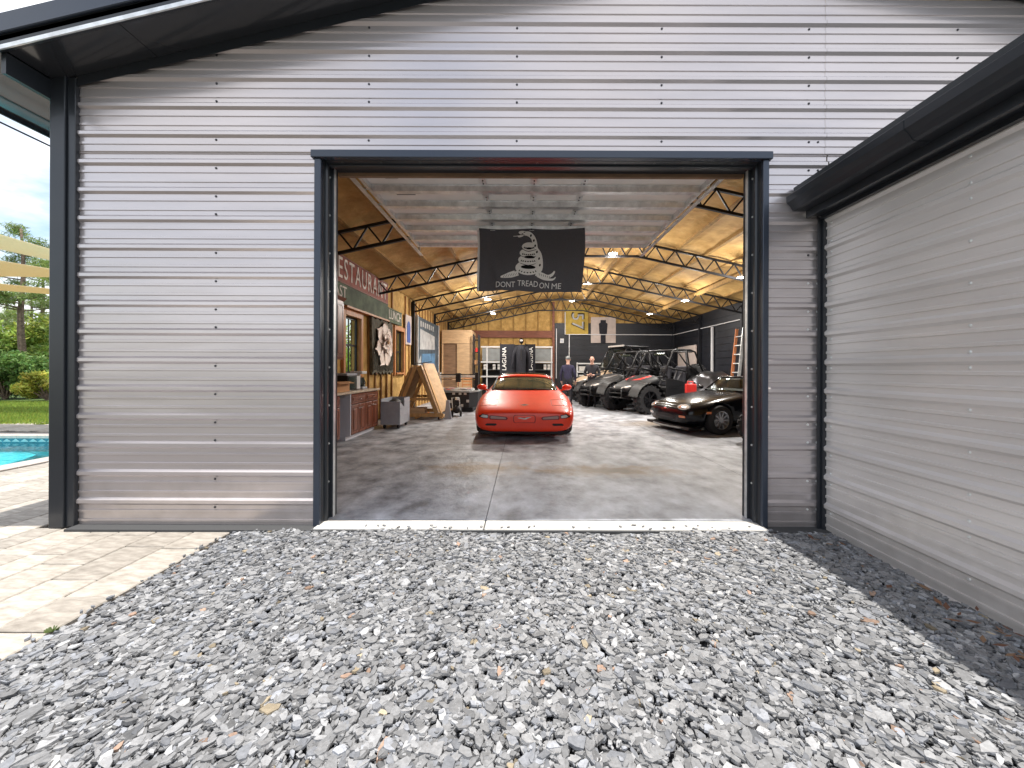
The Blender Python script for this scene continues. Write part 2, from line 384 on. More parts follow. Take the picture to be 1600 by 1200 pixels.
while xx > -13:
    w = random.choice((.23, .30, .30, .30))
    yy = .75+random.random()*.3
    while yy < 8.9:
        l = random.choice((.3, .45, .45, .6))
        cx, cy = xx-w/2, yy+l/2
        if xx-w < -13: break
        inb = xx > -3.93 and yy+l > FY+.06
        inp = xx-w < PX+.3 and yy < PY1+.3 and yy+l > PY0-.3
        if not inb and not inp: paver(cx, cy, w, l)
        elif inb and xx-w > -4.2 and yy < FY-.14: paver(cx, (yy+FY-.03)/2, w, round(FY-.03-yy, 3))
        yy += l
        if inb: break
    xx -= w

# ---- gravel bed of slate chips
GX0, GX1 = -2.35, 2.515
gb = MB()
nx, ny = 40, 36
for j in range(ny+1):
    for i in range(nx+1):
        gb.v.append((GX0-.01+(GX1-GX0+.01)*i/nx, -14+(17.12)*j/ny, -.03+.006*math.sin(i*1.7+j*2.3)))
for j in range(ny):
    for i in range(nx): gb.f.append((j*(nx+1)+i, j*(nx+1)+i+1, (j+1)*(nx+1)+i+1, (j+1)*(nx+1)+i))
gravel = struct(gb.build('gravel_bed', 'gravelbase'))
NC = 62000; K = 6
rs = np.random.RandomState(3)
cx = rs.uniform(GX0+.01, GX1-.0, NC); cy = rs.uniform(.62, FY-.075, NC)
# a few have spilled on to the threshold and over the paver edge
cx[:30] = rs.uniform(-1.6, 1.9, 30); cy[:30] = 3.13+np.abs(rs.normal(0, .04, 30)); cx[30:60] = GX0-np.abs(rs.normal(0, .04, 30)); cy[30:60] = rs.uniform(1.3, 3.1, 30)
big = rs.rand(NC)
a = np.where(big > .95, rs.uniform(.032, .050, NC), np.where(big > .45, rs.uniform(.015, .033, NC), rs.uniform(.006, .014, NC)))
asp = rs.uniform(.38, .8, NC); th = rs.uniform(.0022, .0048, NC)*(1+a*10)
hgt = .018*np.sin(cx*2.1+1)*np.sin(cy*1.7)+.010*np.sin(cx*5.3)*np.cos(cy*4.1)
cz = -.014+hgt*.7+rs.rand(NC)**.8*.026
near_gx = np.minimum(cx-GX0, 1e9)
cz = np.where(cx-GX0 < .05, np.minimum(cz, .004), cz); cz[:30] = FL+.006; cz[30:60] = .008
a[:60] = rs.uniform(.010, .022, 60); yaw = rs.uniform(0, 6.283, NC); tx = rs.normal(0, .105, NC); ty = rs.normal(0, .105, NC); tx[:60] *= .2; ty[:60] *= .2
ang = (np.arange(K)*2*np.pi/K)[None, :]+rs.uniform(-.42, .42, (NC, K))
rad = rs.uniform(.62, 1.15, (NC, K))
px = a[:, None]*rad*np.cos(ang); py = (a*asp)[:, None]*rad*np.sin(ang)
top = np.stack([px*.95, py*.95, np.repeat(th[:, None], K, 1)+rs.normal(0, .0012, (NC, K))], -1)
bot = np.stack([px, py, np.repeat(-th[:, None], K, 1)], -1)
loc = np.concatenate([top, bot], 1)                      # NC,2K,3
cyw, syw = np.cos(yaw)[:, None], np.sin(yaw)[:, None]
x1 = loc[..., 0]*cyw-loc[..., 1]*syw; y1 = loc[..., 0]*syw+loc[..., 1]*cyw; z1 = loc[..., 2]
y2 = y1*np.cos(tx)[:, None]-z1*np.sin(tx)[:, None]; z2 = y1*np.sin(tx)[:, None]+z1*np.cos(tx)[:, None]
x3 = x1*np.cos(ty)[:, None]+z2*np.sin(ty)[:, None]; z3 = -x1*np.sin(ty)[:, None]+z2*np.cos(ty)[:, None]
P = np.stack([x3+cx[:, None], y2+cy[:, None], z3+cz[:, None]], -1).astype(np.float32)
P[..., 1] = np.minimum(P[..., 1], FY-.006); P[..., 0] = np.minimum(P[..., 0], WX+.018)
val = np.clip(rs.lognormal(math.log(.25), .27, NC), .11, .48)
colr = np.stack([val*.995, val*.995, val*1.0], -1)
blu = rs.rand(NC); colr[blu > .80] *= np.array([.95, .98, 1.04])
warm = rs.rand(NC); w1 = warm > .988; colr[w1] = np.stack([val[w1]*1.35, val[w1]*1.12, val[w1]*.78], -1)
w2 = warm > .9955; colr[w2] = np.stack([val[w2]*1.4, val[w2]*.95, val[w2]*.7], -1)
wht = rs.rand(NC) > .99; colr[wht] = np.array([.46, .46, .45])
fc = [list(range(K))]+[[k, K+k, K+(k+1) % K, (k+1) % K] for k in range(K)]
lv = np.array([i for f in fc for i in f]); ls = np.array([len(f) for f in fc])
def chips(name, idx, parent):
    n = len(idx); me = bpy.data.meshes.new(name)
    me.vertices.add(n*2*K); me.vertices.foreach_set('co', P[idx].reshape(-1))
    li = (lv[None, :]+(np.arange(n)*2*K)[:, None]).reshape(-1)
    me.loops.add(len(li)); me.loops.foreach_set('vertex_index', li.astype(np.int32))
    st = np.concatenate([[0], np.cumsum(np.tile(ls, n))[:-1]])
    me.polygons.add(n*len(fc)); me.polygons.foreach_set('loop_start', st.astype(np.int32))
    me.update(calc_edges=True)
    at = me.color_attributes.new('Col', 'FLOAT_COLOR', 'POINT')
    at.data.foreach_set('color', np.concatenate([np.repeat(colr[idx], 2*K, 0), np.ones((n*2*K, 1))], 1).astype(np.float32).reshape(-1))
    me.shade_flat(); me.validate(); return link(name, me, 'chip', parent)
pxs = 818+600*cx/cy; vis = (pxs > 5) & (pxs < 1595) & (cy > 1.30) & (cz > .004)
score = np.where(vis, a*600/cy, -1); order = np.argsort(-score)
for i in order[:300]: chips('slate_stone', np.array([i]), gravel)
rest = chips('slate_gravel', order[300:], gravel); rest['kind'] = 'stuff'

# dry leaves caught along the wing wall, a small weed at the paver edge
lf = MB(); lcol = []
for i in range(34):
    x = random.uniform(2.18, 2.47); y = random.choice((random.uniform(1.5, 3.1), random.uniform(1.6, 2.1)))
    s = random.uniform(.012, .03); t = random.uniform(0, 6.28); c, sn = math.cos(t), math.sin(t); z = random.uniform(.022, .045)
    q = [(-s*1.4, 0, 0), (0, -s*.5, .004), (s*1.5, 0, .008), (0, s*.5, .002)]
    lf.add([(x+u*c-v*sn, y+u*sn+v*c, z+w) for u, v, w in q], [(0, 1, 2, 3)])
    cc_ = random.choice(((.17, .085, .045), (.2, .12, .07), (.13, .06, .035))); lcol += [cc_]*4
lo = lf.build('leaf_litter', 'dryleaf'); lo['kind'] = 'stuff'; lo['label'] = 'dry brown leaves on the slate gravel along the grey wing wall'
at = lo.data.color_attributes.new('Col', 'FLOAT_COLOR', 'POINT')
for i, c in enumerate(lcol): at.data[i].color = (*c, 1)
wd = thing('weed', 'tiny green weed growing between paver edge and slate gravel', 'weed', (-2.36, 1.93, 0))
b = MB()
for i in range(26):
    t = random.uniform(0, 6.28); l = random.uniform(.012, .03); h = random.uniform(.01, .025); dx, dy = math.cos(t), math.sin(t)
    b.add([(-dy*.004, dx*.004, 0), (dy*.004, -dx*.004, 0), (dx*l+dy*.005, dy*l-dx*.005, h), (dx*l*1.2, dy*l*1.2, h*.9)], [(0, 1, 2, 3)])
wl = b.build('leaves', 'grass', wd, world=False)
at = wl.data.color_attributes.new('Col', 'FLOAT_COLOR', 'POINT')
for i in range(len(at.data)): at.data[i].color = (.10, .14, .04, 1)

# ---- swimming pool
pool = thing('swimming_pool', 'turquoise swimming pool with patterned tile band beyond the paver terrace', 'pool', (-10.5, 5, 0))
b = MB(); D = -1.3
b.add([(-18, PY0, D), (PX, PY0, D), (PX, PY1, D), (-18, PY1, D), (-18, PY0, -.03), (PX, PY0, -.03), (PX, PY1, -.03), (-18, PY1, -.03)],
      [(0, 1, 2, 3), (1, 0, 4, 5), (2, 1, 5, 6), (3, 2, 6, 7)])
b.build('basin', 'shell', pool)
b = MB(); b.lathe([(0, -.32), (2.3, -.32), (2.42, -.36), (2.42, D)], 40, (-11.3, 5.9, 0)); b.build('sun_shelf', 'shell', pool)
wv = MB(); nn = 40
wv.add([(-18, PY0+.002, -.13), (PX-.002, PY0+.002, -.13), (PX-.002, PY1-.016, -.13), (-18, PY1-.016, -.13)], [(0, 1, 2, 3)]); wv.build('water', 'water', pool)
b = MB(); b.box(-18, PX-.002, PY1-.014, PY1-.002, -.30, -.034); b.build('tile_band', 'tile', pool)
for k in range(48):
    x = PX-.12-k*.17
    if 818+600*x/PY1 < -150: break
    MB().prism([(x-.075, -.11), (x+.075, -.11), (x, -.055)], lambda u, v, w: (u, w, v), PY1-.021, PY1-.0145).build('tile', 'tilelight', pool)
cm = {}
def cop(x0, x1, y0, y1):
    b = MB().box(x0, x1, y0, y1, -.05, .012); b.build('coping_stone', 'coping', pool, bevel=.008)
k = 0
yy = PY0-.3
while yy < PY1+.28: cop(PX-.02, PX+.29, yy+.003, yy+.397); yy += .4
xx = PX-.025
while xx > -13: cop(xx-.397, xx, PY1-.02, PY1+.29); xx -= .4

# ---- lawn
lawn = struct(MB().box(-45, -4.2, 9.0, 34, -.1, -.03).build('lawn', 'lawn'))
NG = 26000
gy = rs.uniform(9.0, 15, NG); gx = gy*rs.uniform(-1.50, -1.16, NG)
hh = rs.uniform(.03, .085, NG); yw = rs.uniform(0, 6.283, NG); bw = rs.uniform(.006, .014, NG); ln = rs.normal(0, .025, (NG, 2))
V = np.zeros((NG, 3, 3), np.float32)
V[:, 0] = np.stack([gx-bw*np.cos(yw), gy-bw*np.sin(yw), np.full(NG, -.03)], -1)
V[:, 1] = np.stack([gx+bw*np.cos(yw), gy+bw*np.sin(yw), np.full(NG, -.03)], -1)
V[:, 2] = np.stack([gx+ln[:, 0], gy+ln[:, 1], hh], -1)
def tri_mesh(name, V, cols, m, parent=None, k=3):
    n = len(V); me = bpy.data.meshes.new(name); me.vertices.add(n*k); me.vertices.foreach_set('co', V.reshape(-1).astype(np.float32))
    me.loops.add(n*k); me.loops.foreach_set('vertex_index', np.arange(n*k, dtype=np.int32))
    me.polygons.add(n); me.polygons.foreach_set('loop_start', np.arange(0, n*k, k, dtype=np.int32)); me.update(calc_edges=True)
    at = me.color_attributes.new('Col', 'FLOAT_COLOR', 'POINT')
    at.data.foreach_set('color', np.concatenate([np.repeat(cols, k, 0), np.ones((n*k, 1))], 1).astype(np.float32).reshape(-1))
    return link(name, me, m, parent)
gc = np.array([.25, .36, .055])[None]*rs.uniform(.6, 1.35, (NG, 1)); gc[:, 0] *= rs.uniform(.8, 1.35, NG)
go = tri_mesh('lawn_grass', V, gc, 'grass', lawn); go['kind'] = 'stuff'

# ---- trees and shrubs beyond the lawn
def foliage(name, cent, rad, n, size, base, parent, needle=False):
    """leaf faces spread through several clumps"""
    cent = np.array(cent); rad = np.array(rad); wts = (rad[:, 0]*rad[:, 1]*rad[:, 2])**.7; wts /= wts.sum()
    ci = rs.choice(len(cent), n, p=wts)
    d = rs.normal(0, 1, (n, 3)); d /= np.linalg.norm(d, axis=1)[:, None]; r = rs.rand(n)**.45
    p = cent[ci]+d*rad[ci]*r[:, None]
    u = rs.normal(0, 1, (n, 3)); u /= np.linalg.norm(u, axis=1)[:, None]
    v = np.cross(u, rs.normal(0, 1, (n, 3))); v /= np.linalg.norm(v, axis=1)[:, None]
    s = size*rs.uniform(.6, 1.4, n)[:, None]; wd_ = .10 if needle else .42
    V = np.stack([p-u*s, p+v*s*wd_, p+u*s, p-v*s*wd_], 1)
    cl = np.array(base)[None]*1.6*rs.uniform(.65, 1.3, (len(cent), 1))[ci]*rs.uniform(.7, 1.35, (n, 1))
    cl[:, 0] *= rs.uniform(.85, 1.3, n)
    return tri_mesh(name, V, cl, 'leaf', parent, 4)
def pine(x, y, h, label, base=(.11, .16, .045), lean=0., low=.4):
    t = thing('pine_tree', label, 'tree', (x, y, -.03), 0, 'pine trees beyond the lawn')
    b = MB(); pts = [(lean*h*(i/8)**2, .06*math.sin(i*1.3), h*i/8) for i in range(9)]
    b.tube(pts, [.17*(1-.85*i/8)*h/9+.02 for i in range(9)], 9)
    cents = []; rads = []
    for i in range(26):
        f = low+(1-low)*random.random(); z = h*f; a_ = random.uniform(0, 6.283); ln_ = (1.05-f)*h*.28+.5; ln_ *= random.uniform(.6, 1.15)
        bx = lean*h*f*f; tip = (bx+math.cos(a_)*ln_, math.sin(a_)*ln_, z+ln_*.25)
        b.tube([(bx, 0, z), (bx+math.cos(a_)*ln_*.5, math.sin(a_)*ln_*.5, z+ln_*.05), tip], [.035, .025, .008], 5)
        for q in (.55, .8, 1.0):
            cents.append((bx+math.cos(a_)*ln_*q, math.sin(a_)*ln_*q, z+ln_*.22*q+.08)); rads.append((.42, .42, .24))
    b.build('trunk', 'bark2', t, world=False, smooth=True)
    foliage('crown', cents, rads, 6500, .13, base, t, True)
def shrub(x, y, r, h, label, base, n=2600, size=.085, name='shrub', group='shrubs at the lawn edge'):
    t = thing(name, label, name.replace('_', ' '), (x, y, -.03), 0, group)
    b = MB(); cents = []; rads = []
    for i in range(14):
        a_ = random.uniform(0, 6.283); q = random.random()**.5*r*.75; z = h*random.uniform(.18, .85)
        cents.append((math.cos(a_)*q, math.sin(a_)*q, z)); rads.append((r*.38, r*.38, h*.2))
        b.tube([(0, 0, 0), (math.cos(a_)*q*.5, math.sin(a_)*q*.5, z*.6), cents[-1]], [.04, .025, .01], 5)
    b.build('stem', 'bark2', t, world=False)
    foliage('crown', cents, rads, n, size, base, t)
def atpx(px, Yd): return (px-818)/600*Yd
pine(atpx(34, 19), 19, 8.2, 'tall pine with bare straight lower trunk behind the lawn', low=.5)
pine(atpx(-14, 25), 25, 8.0, 'thin pine left of the straight trunked pine', lean=-.05, low=.45)
pine(atpx(66, 27), 27, 8.6, 'slim pine right of the straight trunked pine, farther back', base=(.15, .21, .05), low=.35)
pine(atpx(92, 23), 23, 7.6, 'pine half hidden behind the dark corner post', base=(.13, .19, .045), low=.35)
pine(atpx(48, 34), 34, 8.4, 'distant pine rising between the nearer trunks', base=(.14, .2, .06), low=.3)
pine(atpx(10, 36), 36, 8.5, 'distant pine at the far left of the tree line', base=(.12, .18, .05), low=.3)
G1, G2, G3 = (.075, .14, .035), (.19, .25, .045), (.14, .21, .045)
shrub(atpx(8, 16.2), 16.2, 1.3, 2.2, 'large dark green leafy shrub at the far left of the lawn edge', G1, 5200)
shrub(atpx(55, 16.8), 16.8, .9, 1.2, 'low dark shrub beside the pine trunk', G1)
shrub(atpx(76, 15.6), 15.6, .85, 1.25, 'yellow green bush nearest the dark corner post', (.25, .27, .05), 3200)
for i, (px_, yd, r_, h_, bs, lb) in enumerate([
        (20, 21, 1.8, 3.9, G3, 'bright leafy young tree behind the dark shrub'),
        (62, 22, 1.9, 4.3, G2, 'tall yellow green young tree between the pines'),
        (90, 20, 1.6, 3.9, G3, 'leafy young tree showing beside the corner post'),
        (-22, 20, 1.8, 4.2, G1, 'dark leafy young tree at the picture edge'),
        (40, 29, 2.6, 4.6, G2, 'pale leafy young tree far behind the pines'),
        (82, 30, 2.6, 5.4, G3, 'broad young tree far behind the corner post'),
        (-5, 31, 2.6, 5.0, G2, 'broad young tree far behind at the left')]):
    shrub(atpx(px_, yd), yd, r_, h_, lb, bs, 5600, .12, 'young_tree', 'young trees behind the lawn')

for (x_, y_, r_, h_, lb) in ((-14, 31, 2.4, 5, 'leafy young tree seen through the near side window'), (-17.5, 37, 2.8, 6, 'young tree behind the near side window, farther off'), (-11, 34, 2.4, 5, 'leafy young tree seen through the far side window'), (-14.5, 43, 3, 6, 'young tree far behind both side windows')):
    shrub(x_, y_, r_, h_, lb, G2, 4000, .14, 'young_tree', 'young trees behind the garage')
# ---- shade sails over the pool
def sail(pts, label, sag):
    t = thing('shade_sail', label, 'shade sail', tuple(pts[0]), 0, 'beige shade sails over the pool')
    n = 14; b = MB(); p = [Vector(q) for q in pts]
    for k, dz in ((0, 0), (1, -.006)):
        for j in range(n+1):
            for i in range(n+1):
                u, v = i/n, j/n
                q = (p[0]*(1-u)+p[1]*u)*(1-v)+(p[3]*(1-u)+p[2]*u)*v
                # edges curve inwards
                c = (p[0]+p[1]+p[2]+p[3])/4
                e = 4*u*(1-u)*abs(2*v-1)**3+4*v*(1-v)*abs(2*u-1)**3
                q = q+(c-q)*.05*e
                b.v.append((q.x, q.y, q.z-sag*16*u*(1-u)*v*(1-v)*.5+dz))
    m1 = (n+1)**2
    for j in range(n):
        for i in range(n):
            a0 = j*(n+1)+i; b.f.append((a0, a0+1, a0+n+2, a0+n+1)); b.f.append((m1+a0, m1+a0+n+1, m1+a0+n+2, m1+a0+1))
    b.build('cloth', 'sail', t, smooth=True)
    cb_ = MB()
    for q in range(4): cb_.tube([tuple(p[q]), tuple(p[q]+(p[q]-(p[0]+p[1]+p[2]+p[3])/4).normalized()*.7)], .012, 6)
    cb_.build('corner_cable', 'steel', t)
def post(x, y, h, lb):
    t = thing('sail_post', lb, 'post', (x, y, -.03), 0, 'posts of the shade sails')
    MB().lathe([(0, 0), (.12, 0), (.12, .02), (.05, .03), (.05, h), (0, h)], 14).build('shaft', 'steel', t, world=False)
sail([(-12, 7.2, 4.45), (-7, 7.2, 3.02), (-7, 8.6, 2.95), (-13.5, 8.6, 4.35)], 'uppermost and nearest beige shade sail over the pool', .04)
sail([(-17, 10.5, 4.68), (-9, 10.5, 3.4), (-10, 12.3, 4.15), (-18.5, 12.3, 4.26)], 'middle beige shade sail beyond the pool', .04)
sail([(-22, 14, 4.66), (-12, 14, 3.72), (-13, 15.2, 3.82), (-24, 15.2, 4.6)], 'lowest and farthest beige shade sail in front of the pines', .05)
# ================================================================== main garage
gar = thing('metal_garage', 'large garage clad in grey ribbed metal sheets with dark trim, its wide doorway open', 'garage', (XRIDGE, FY, 0))
screw_me = MB().lathe([(.010, 0), (.010, .002), (.006, .003), (.006, .008), (0, .008)], 6, axis='y').mesh('screw')
for v in screw_me.vertices: v.co.y *= -1
screw_me.materials.append(M['screw'])
screw_x = screw_me.copy(); screw_x.transform(Matrix.Rotation(R(-90), 4, 'Z'))
screw_g = screw_me.copy(); screw_g.materials.clear(); screw_g.materials.append(M['galv'])
screw_gx = screw_x.copy(); screw_gx.materials.clear(); screw_gx.materials.append(M['galv'])
def screw(me, p, parent):
    o = bpy.data.objects.new('screw', me); COL.objects.link(o); o.parent = parent; o.location = Vector(p)-wloc(parent)
    return o
def profile(z0, z1):
    pr = [(z0, 0.)]; k = math.floor((z0-RIB0)/PITCH)-1
    while True:
        zc = RIB0+PITCH*k
        if zc > z1+.3: break
        pts = [(zc-.032, 0), (zc-.013, .021), (zc+.013, .021), (zc+.032, 0)]
        for t in (1/3, 2/3): c = zc+PITCH*t; pts += [(c-.013, 0), (c-.009, .0085), (c+.009, .0085), (c+.013, 0)]
        pr += [p for p in pts if z0+.001 < p[0] < z1-.001]
        k += 1
    pr.append((z1, 0.)); return pr
def sheet(parent, m, fn, a0, a1, z0, z1, lap=0., clip=None, nm='wall_sheet'):
    pr = profile(z0, z1); b = MB(); n = len(pr)
    for a_ in (a0, a1):
        for z, o in pr: b.v.append(fn(a_, o+lap, z))
    b.f = [(i, i+1, n+i+1, n+i) for i in range(n-1)]
    me = b.mesh(nm, wloc(parent)); bm = bmesh.new(); bm.from_mesh(me)
    if clip:
        for co, no in clip: bmesh.ops.bisect_plane(bm, geom=bm.verts[:]+bm.edges[:]+bm.faces[:], plane_co=Vector(co)-wloc(parent), plane_no=no, clear_outer=True)
    if not bm.faces: bm.free(); return None
    r = bmesh.ops.extrude_face_region(bm, geom=bm.faces[:])            # sheet gauge
    d = Vector(fn(0, 0, 0))-Vector(fn(0, .0012, 0))
    bmesh.ops.translate(bm, verts=[v for v in r['geom'] if isinstance(v, bmesh.types.BMVert)], vec=d)
    bmesh.ops.recalc_face_normals(bm, faces=bm.faces); bm.to_mesh(me); bm.free()
    return link(nm, me, m, parent)
ffn = lambda a_, o, z: (a_, FY-o, z)
sl = .243/math.hypot(1, .243); cs = 1/math.hypot(1, .243)
clipL = ((-3.72, FY, 3.756-.004), (-sl, 0, cs)); clipR = ((2*XRIDGE+3.72, FY, 3.756-.004), (sl, 0, cs))
COLX = [(p-818)/186.3 for p in (337, 575, 806, 1032, 1262, 1494)]+[4.88, 6.1]
bounds = [.012]+[RIB0+PITCH*k-.036 for k in range(2, 22, 4)]
for i in range(len(bounds)-1):
    z0, z1 = bounds[i]-(.006 if i else 0), bounds[i+1]; lap = .0016*(i % 2)
    def scr(sh, x0, x1):
        if not sh: return
        k = math.ceil((z0-RIB0)/PITCH)
        while RIB0+PITCH*k < z1:
            zc = RIB0+PITCH*k
            zs = [zc-.048]+([zc+.040] if (k-2) % 4 == 0 else [])
            for x in COLX+([2.46] if 2 < x0 < 2.1 else []):
                for z in zs:
                    if x0+.02 < x < x1-.02 and z0 < z < z1 and z < roof_z(x)-.05: screw(screw_g if zc < 2.3 and x > 2 else screw_me, (x, FY-lap, z), sh)
            k += 1
    if z0 < 3.13:
        zt = min(z1, 3.1365)
        s_ = sheet(gar, 'siding', ffn, -3.725, -1.742, z0, zt, lap); scr(s_, -3.8, -1.75)
        s_ = sheet(gar, 'siding', ffn, 2.032, WX+.03, z0, zt, lap); scr(s_, 2.03, WX+.1)
        if z1 > 2.55: sheet(gar, 'siding', ffn, WX+.04, XR-.1, max(z0, 2.55), zt, lap)
        sheet(gar, 'siding', ffn, WX+.25, XR-.1, z0, min(zt, 2.54), lap) if z0 < 2.54 else None
        z0 = max(z0, 3.1335); lap += .0008
        if z1 <= z0: continue
    for (a0, a1, lp) in ((-3.80, 2.517, lap), (2.519, XR-.02, lap+.0006)):
        s_ = sheet(gar, 'siding', ffn, a0, a1, z0, z1, lp, [clipL, clipR]); scr(s_, a0, a1)
# inner lining behind the front cladding
b = MB(); b.box(XL+.02, DL-.02, FY+.02, FY+.16, .03, 3.6); b.box(DR+.02, 7.3, FY+.02, FY+.16, .03, 3.6); b.box(DL-.02, DR+.02, FY+.02, FY+.16, 3.14, 3.6)
b.prism([(XL+.02, 3.6), (7.3, 3.6), (7.3, 3.66), (1.75, 4.98), (XL+.02, 3.66)], lambda u, v, w: (u, w, v), FY+.02, FY+.16)
b.build('front_lining', 'foamwall', gar)
# corner post
MB().box(-3.915, -3.79, 3.165, 3.32, .01, 3.74).build('corner_trim', 'trim', gar, bevel=.006, seg=2)
MB().box(-3.788, -3.722, 3.182, 3.219, .01, 3.735).build('corner_trim', 'trim', gar, bevel=.004)
# base flashing
MB().box(-3.72, -2.2, FY-.008, FY+.01, -.015, .006).build('base_flashing', 'trim', gar)
# ---- roof, rake soffit and fascia
OY = 2.89
def slope_bar(x0, x1, y0, y1, d0, d1, m, nm, bev=0):
    b = MB(); b.prism([(x0, roof_z(x0)+d0), (x1, roof_z(x1)+d0), (x1, roof_z(x1)+d1), (x0, roof_z(x0)+d1)], lambda u, v, w: (u, w, v), y0, y1)
    return b.build(nm, m, gar, bevel=bev)
XE = -4.52; XE2 = 2*XRIDGE-XE
for a0, a1 in ((XE, XRIDGE), (XRIDGE, XE2)):
    slope_bar(a0, a1, 2.86, BACK+.25, .05, .20, 'roof', 'roof')
    slope_bar(a0, a1, OY-.03, OY-.001, -.012, .09, 'trim', 'rake_fascia', .004)
    slope_bar(a0, a1, OY-.055, OY-.031, .088, .235, 'trim_grey', 'rake_trim', .006)
    slope_bar(a0, a1, OY-.042, OY-.0305, -.024, .012, 'galv', 'drip_lip', .002)
    slope_bar(max(a0, -3.72), min(a1, 7.2), FY-.027, FY-.024, -.085, -.006, 'trim', 'frieze_trim')
seams = [-3.90, -3.05, -.1, XRIDGE, 4.6, XE2]
for a0, a1 in zip(seams[:-1], seams[1:]): slope_bar(a0+.003, a1-.003, OY, FY+.02, -.004, .006, 'soffit', 'soffit_panel')
slope_bar(XE, -3.945, OY, BACK+.2, -.004, .006, 'soffit', 'eave_soffit')
slope_bar(7.45, XE2, OY, BACK+.2, -.004, .006, 'soffit', 'eave_soffit')
MB().box(-3.942, -3.905, OY+.001, FY+.1, roof_z(-3.92)-.165, roof_z(-3.92)-.006).build('eave_return', 'trim', gar)
MB().box(XE-.02, XE-.002, OY-.03, BACK+.2, roof_z(XE)-.04, roof_z(XE)+.19).build('eave_fascia', 'trim_grey', gar)
MB().tube([(XE+.03, 2.8, roof_z(XE)-.13), (XE+.03, 6, roof_z(XE)-.15), (XE+.03, 10, roof_z(XE)-.13)], .008, 6).build('eave_cable', 'black', gar)
# ---- side walls
WIN = [(7.90, 8.66), (11.00, 11.75)]; WZ0, WZ1 = 1.22, 2.45
sides = [(FY+.02, 7.90), (8.66, 11.0), (11.75, BACK)]
b = MB()
for y0, y1 in sides: b.box(XL+.02, -3.72, y0, y1, .0, 3.66)
for y0, y1 in WIN: b.box(XL+.02, -3.72, y0, y1, .0, WZ0); b.box(XL+.02, -3.72, y0, y1, WZ1, 3.66)
b.build('side_wall', 'foamwall', gar)
sfn = lambda a_, o, z: (XL-o, a_, z)
for y0, y1 in sides: sheet(gar, 'siding', sfn, y0+.1 if y0 < 4 else y0, y1, .012, 3.68)
for y0, y1 in WIN: sheet(gar, 'siding', sfn, y0, y1, .012, WZ0); sheet(gar, 'siding', sfn, y0, y1, WZ1, 3.68)
yy = 3.9
while yy < BACK:
    if not any(a0-.1 < yy < a1+.1 for a0, a1 in WIN):
        MB().box(-3.718, -3.675, yy-.022, yy+.022, FL, 3.60).build('stud', 'stud', gar)
    yy += .405
for i, (y0, y1) in enumerate(WIN):
    b = MB()
    for q0, q1 in ((y0-.09, y0), (y1, y1+.09)): b.box(-3.72, -3.655, q0, q1, WZ0-.09, WZ1+.12)
    b.box(-3.72, -3.65, y0, y1, WZ1, WZ1+.12); b.box(-3.72, -3.62, y0, y1, WZ0-.05, WZ0)
    w = b.build('window_casing', 'casing', gar)
    f = MB(); f.box(-3.80, -3.755, y0, y0+.035, WZ0, WZ1); f.box(-3.80, -3.755, y1-.035, y1, WZ0, WZ1); f.box(-3.80, -3.755, y0+.05, y1-.05, WZ0, WZ0+.05); f.box(-3.80, -3.755, y0+.05, y1-.05, WZ1-.05, WZ1)
    f.box(-3.79, -3.765, y0+.05, y1-.05, (WZ0+WZ1)/2-.02, (WZ0+WZ1)/2+.02); f.box(-3.79, -3.765, (y0+y1)/2-.012, (y0+y1)/2+.012, WZ0+.05, WZ1-.05)
    f.build('window_frame', 'wframe', w)
    MB().box(-3.779, -3.776, y0+.03, y1-.03, WZ0+.03, WZ1-.03).build('pane', 'wpane', w)
# right and back walls
MB().box(7.3, XR, FY+.17, BACK, 0, 3.64).build('side_wall', 'dwall', gar)
for k in range(13): MB().bar((7.288, FY+.3, .3+.25*k), (7.288, BACK-.1, .3+.25*k), .022, .05).build('wall_rib', 'dwall', gar)
b = MB(); b.box(XL, XR, BACK, BACK+.15, 0, 3.66); b.prism([(XL, 3.66), (XR, 3.66), (1.75, 4.98)], lambda u, v, w: (u, w, v), BACK, BACK+.15)
b.build('back_wall', 'foamwall', gar)
x = -3.5
while x < 7.2:
    MB().box(x-.022, x+.022, BACK-.04, BACK-.002, FL if x < 1.45 else 3.6, ceil_z(x)-.06).build('stud', 'purlin', gar); x += .60
MB().box(1.50, 7.29, BACK-.08, BACK-.045, FL, 3.58).build('back_lining', 'dwall', gar)
for k in range(13): MB().bar((1.55, BACK-.085, .3+.25*k), (7.25, BACK-.085, .3+.25*k), .05, .022, up=(0, 1, 0)).build('wall_rib', 'dwall', gar)
MB().box(-2.55, 1.38, BACK-.12, BACK-.045, 2.86, 3.2).build('header_beam', 'redbeam', gar)
MB().box(1.39, 1.495, BACK-.14, BACK-.045, FL, 4.6).build('timber_post', 'redbeam', gar)
# ---- foamed ceiling and purlins
def ceil_bar(x0, x1, y0, y1, d0, d1, m, nm):
    b = MB(); b.prism([(x0, ceil_z(x0)+d0), (x1, ceil_z(x1)+d0), (x1, ceil_z(x1)+d1), (x0, ceil_z(x0)+d1)], lambda u, v, w: (u, w, v), y0, y1)
    return b.build(nm, m, gar)
def foam_strip(x0, x1):
    ys = np.linspace(FY+.17, BACK, 60); xs = np.linspace(x0, x1, 7); b = MB()
    for y in ys:
        for i, x in enumerate(xs):
            u = i/6; b.v.append((x, y, ceil_z(x)+.045*math.sin(math.pi*u)+random.gauss(0, .006)))
    for j in range(59):
        for i in range(6): b.f.append((j*7+i, j*7+i+1, (j+1)*7+i+1, (j+1)*7+i))
    o = b.build('foam_panel', 'foam', gar, smooth=True)
px_ = list(np.linspace(-3.72, 1.8, 9))+list(np.linspace(1.8, 7.3, 9))[1:]
for a0, a1 in zip(px_[:-1], px_[1:]): foam_strip(a0+.03, a1-.03)
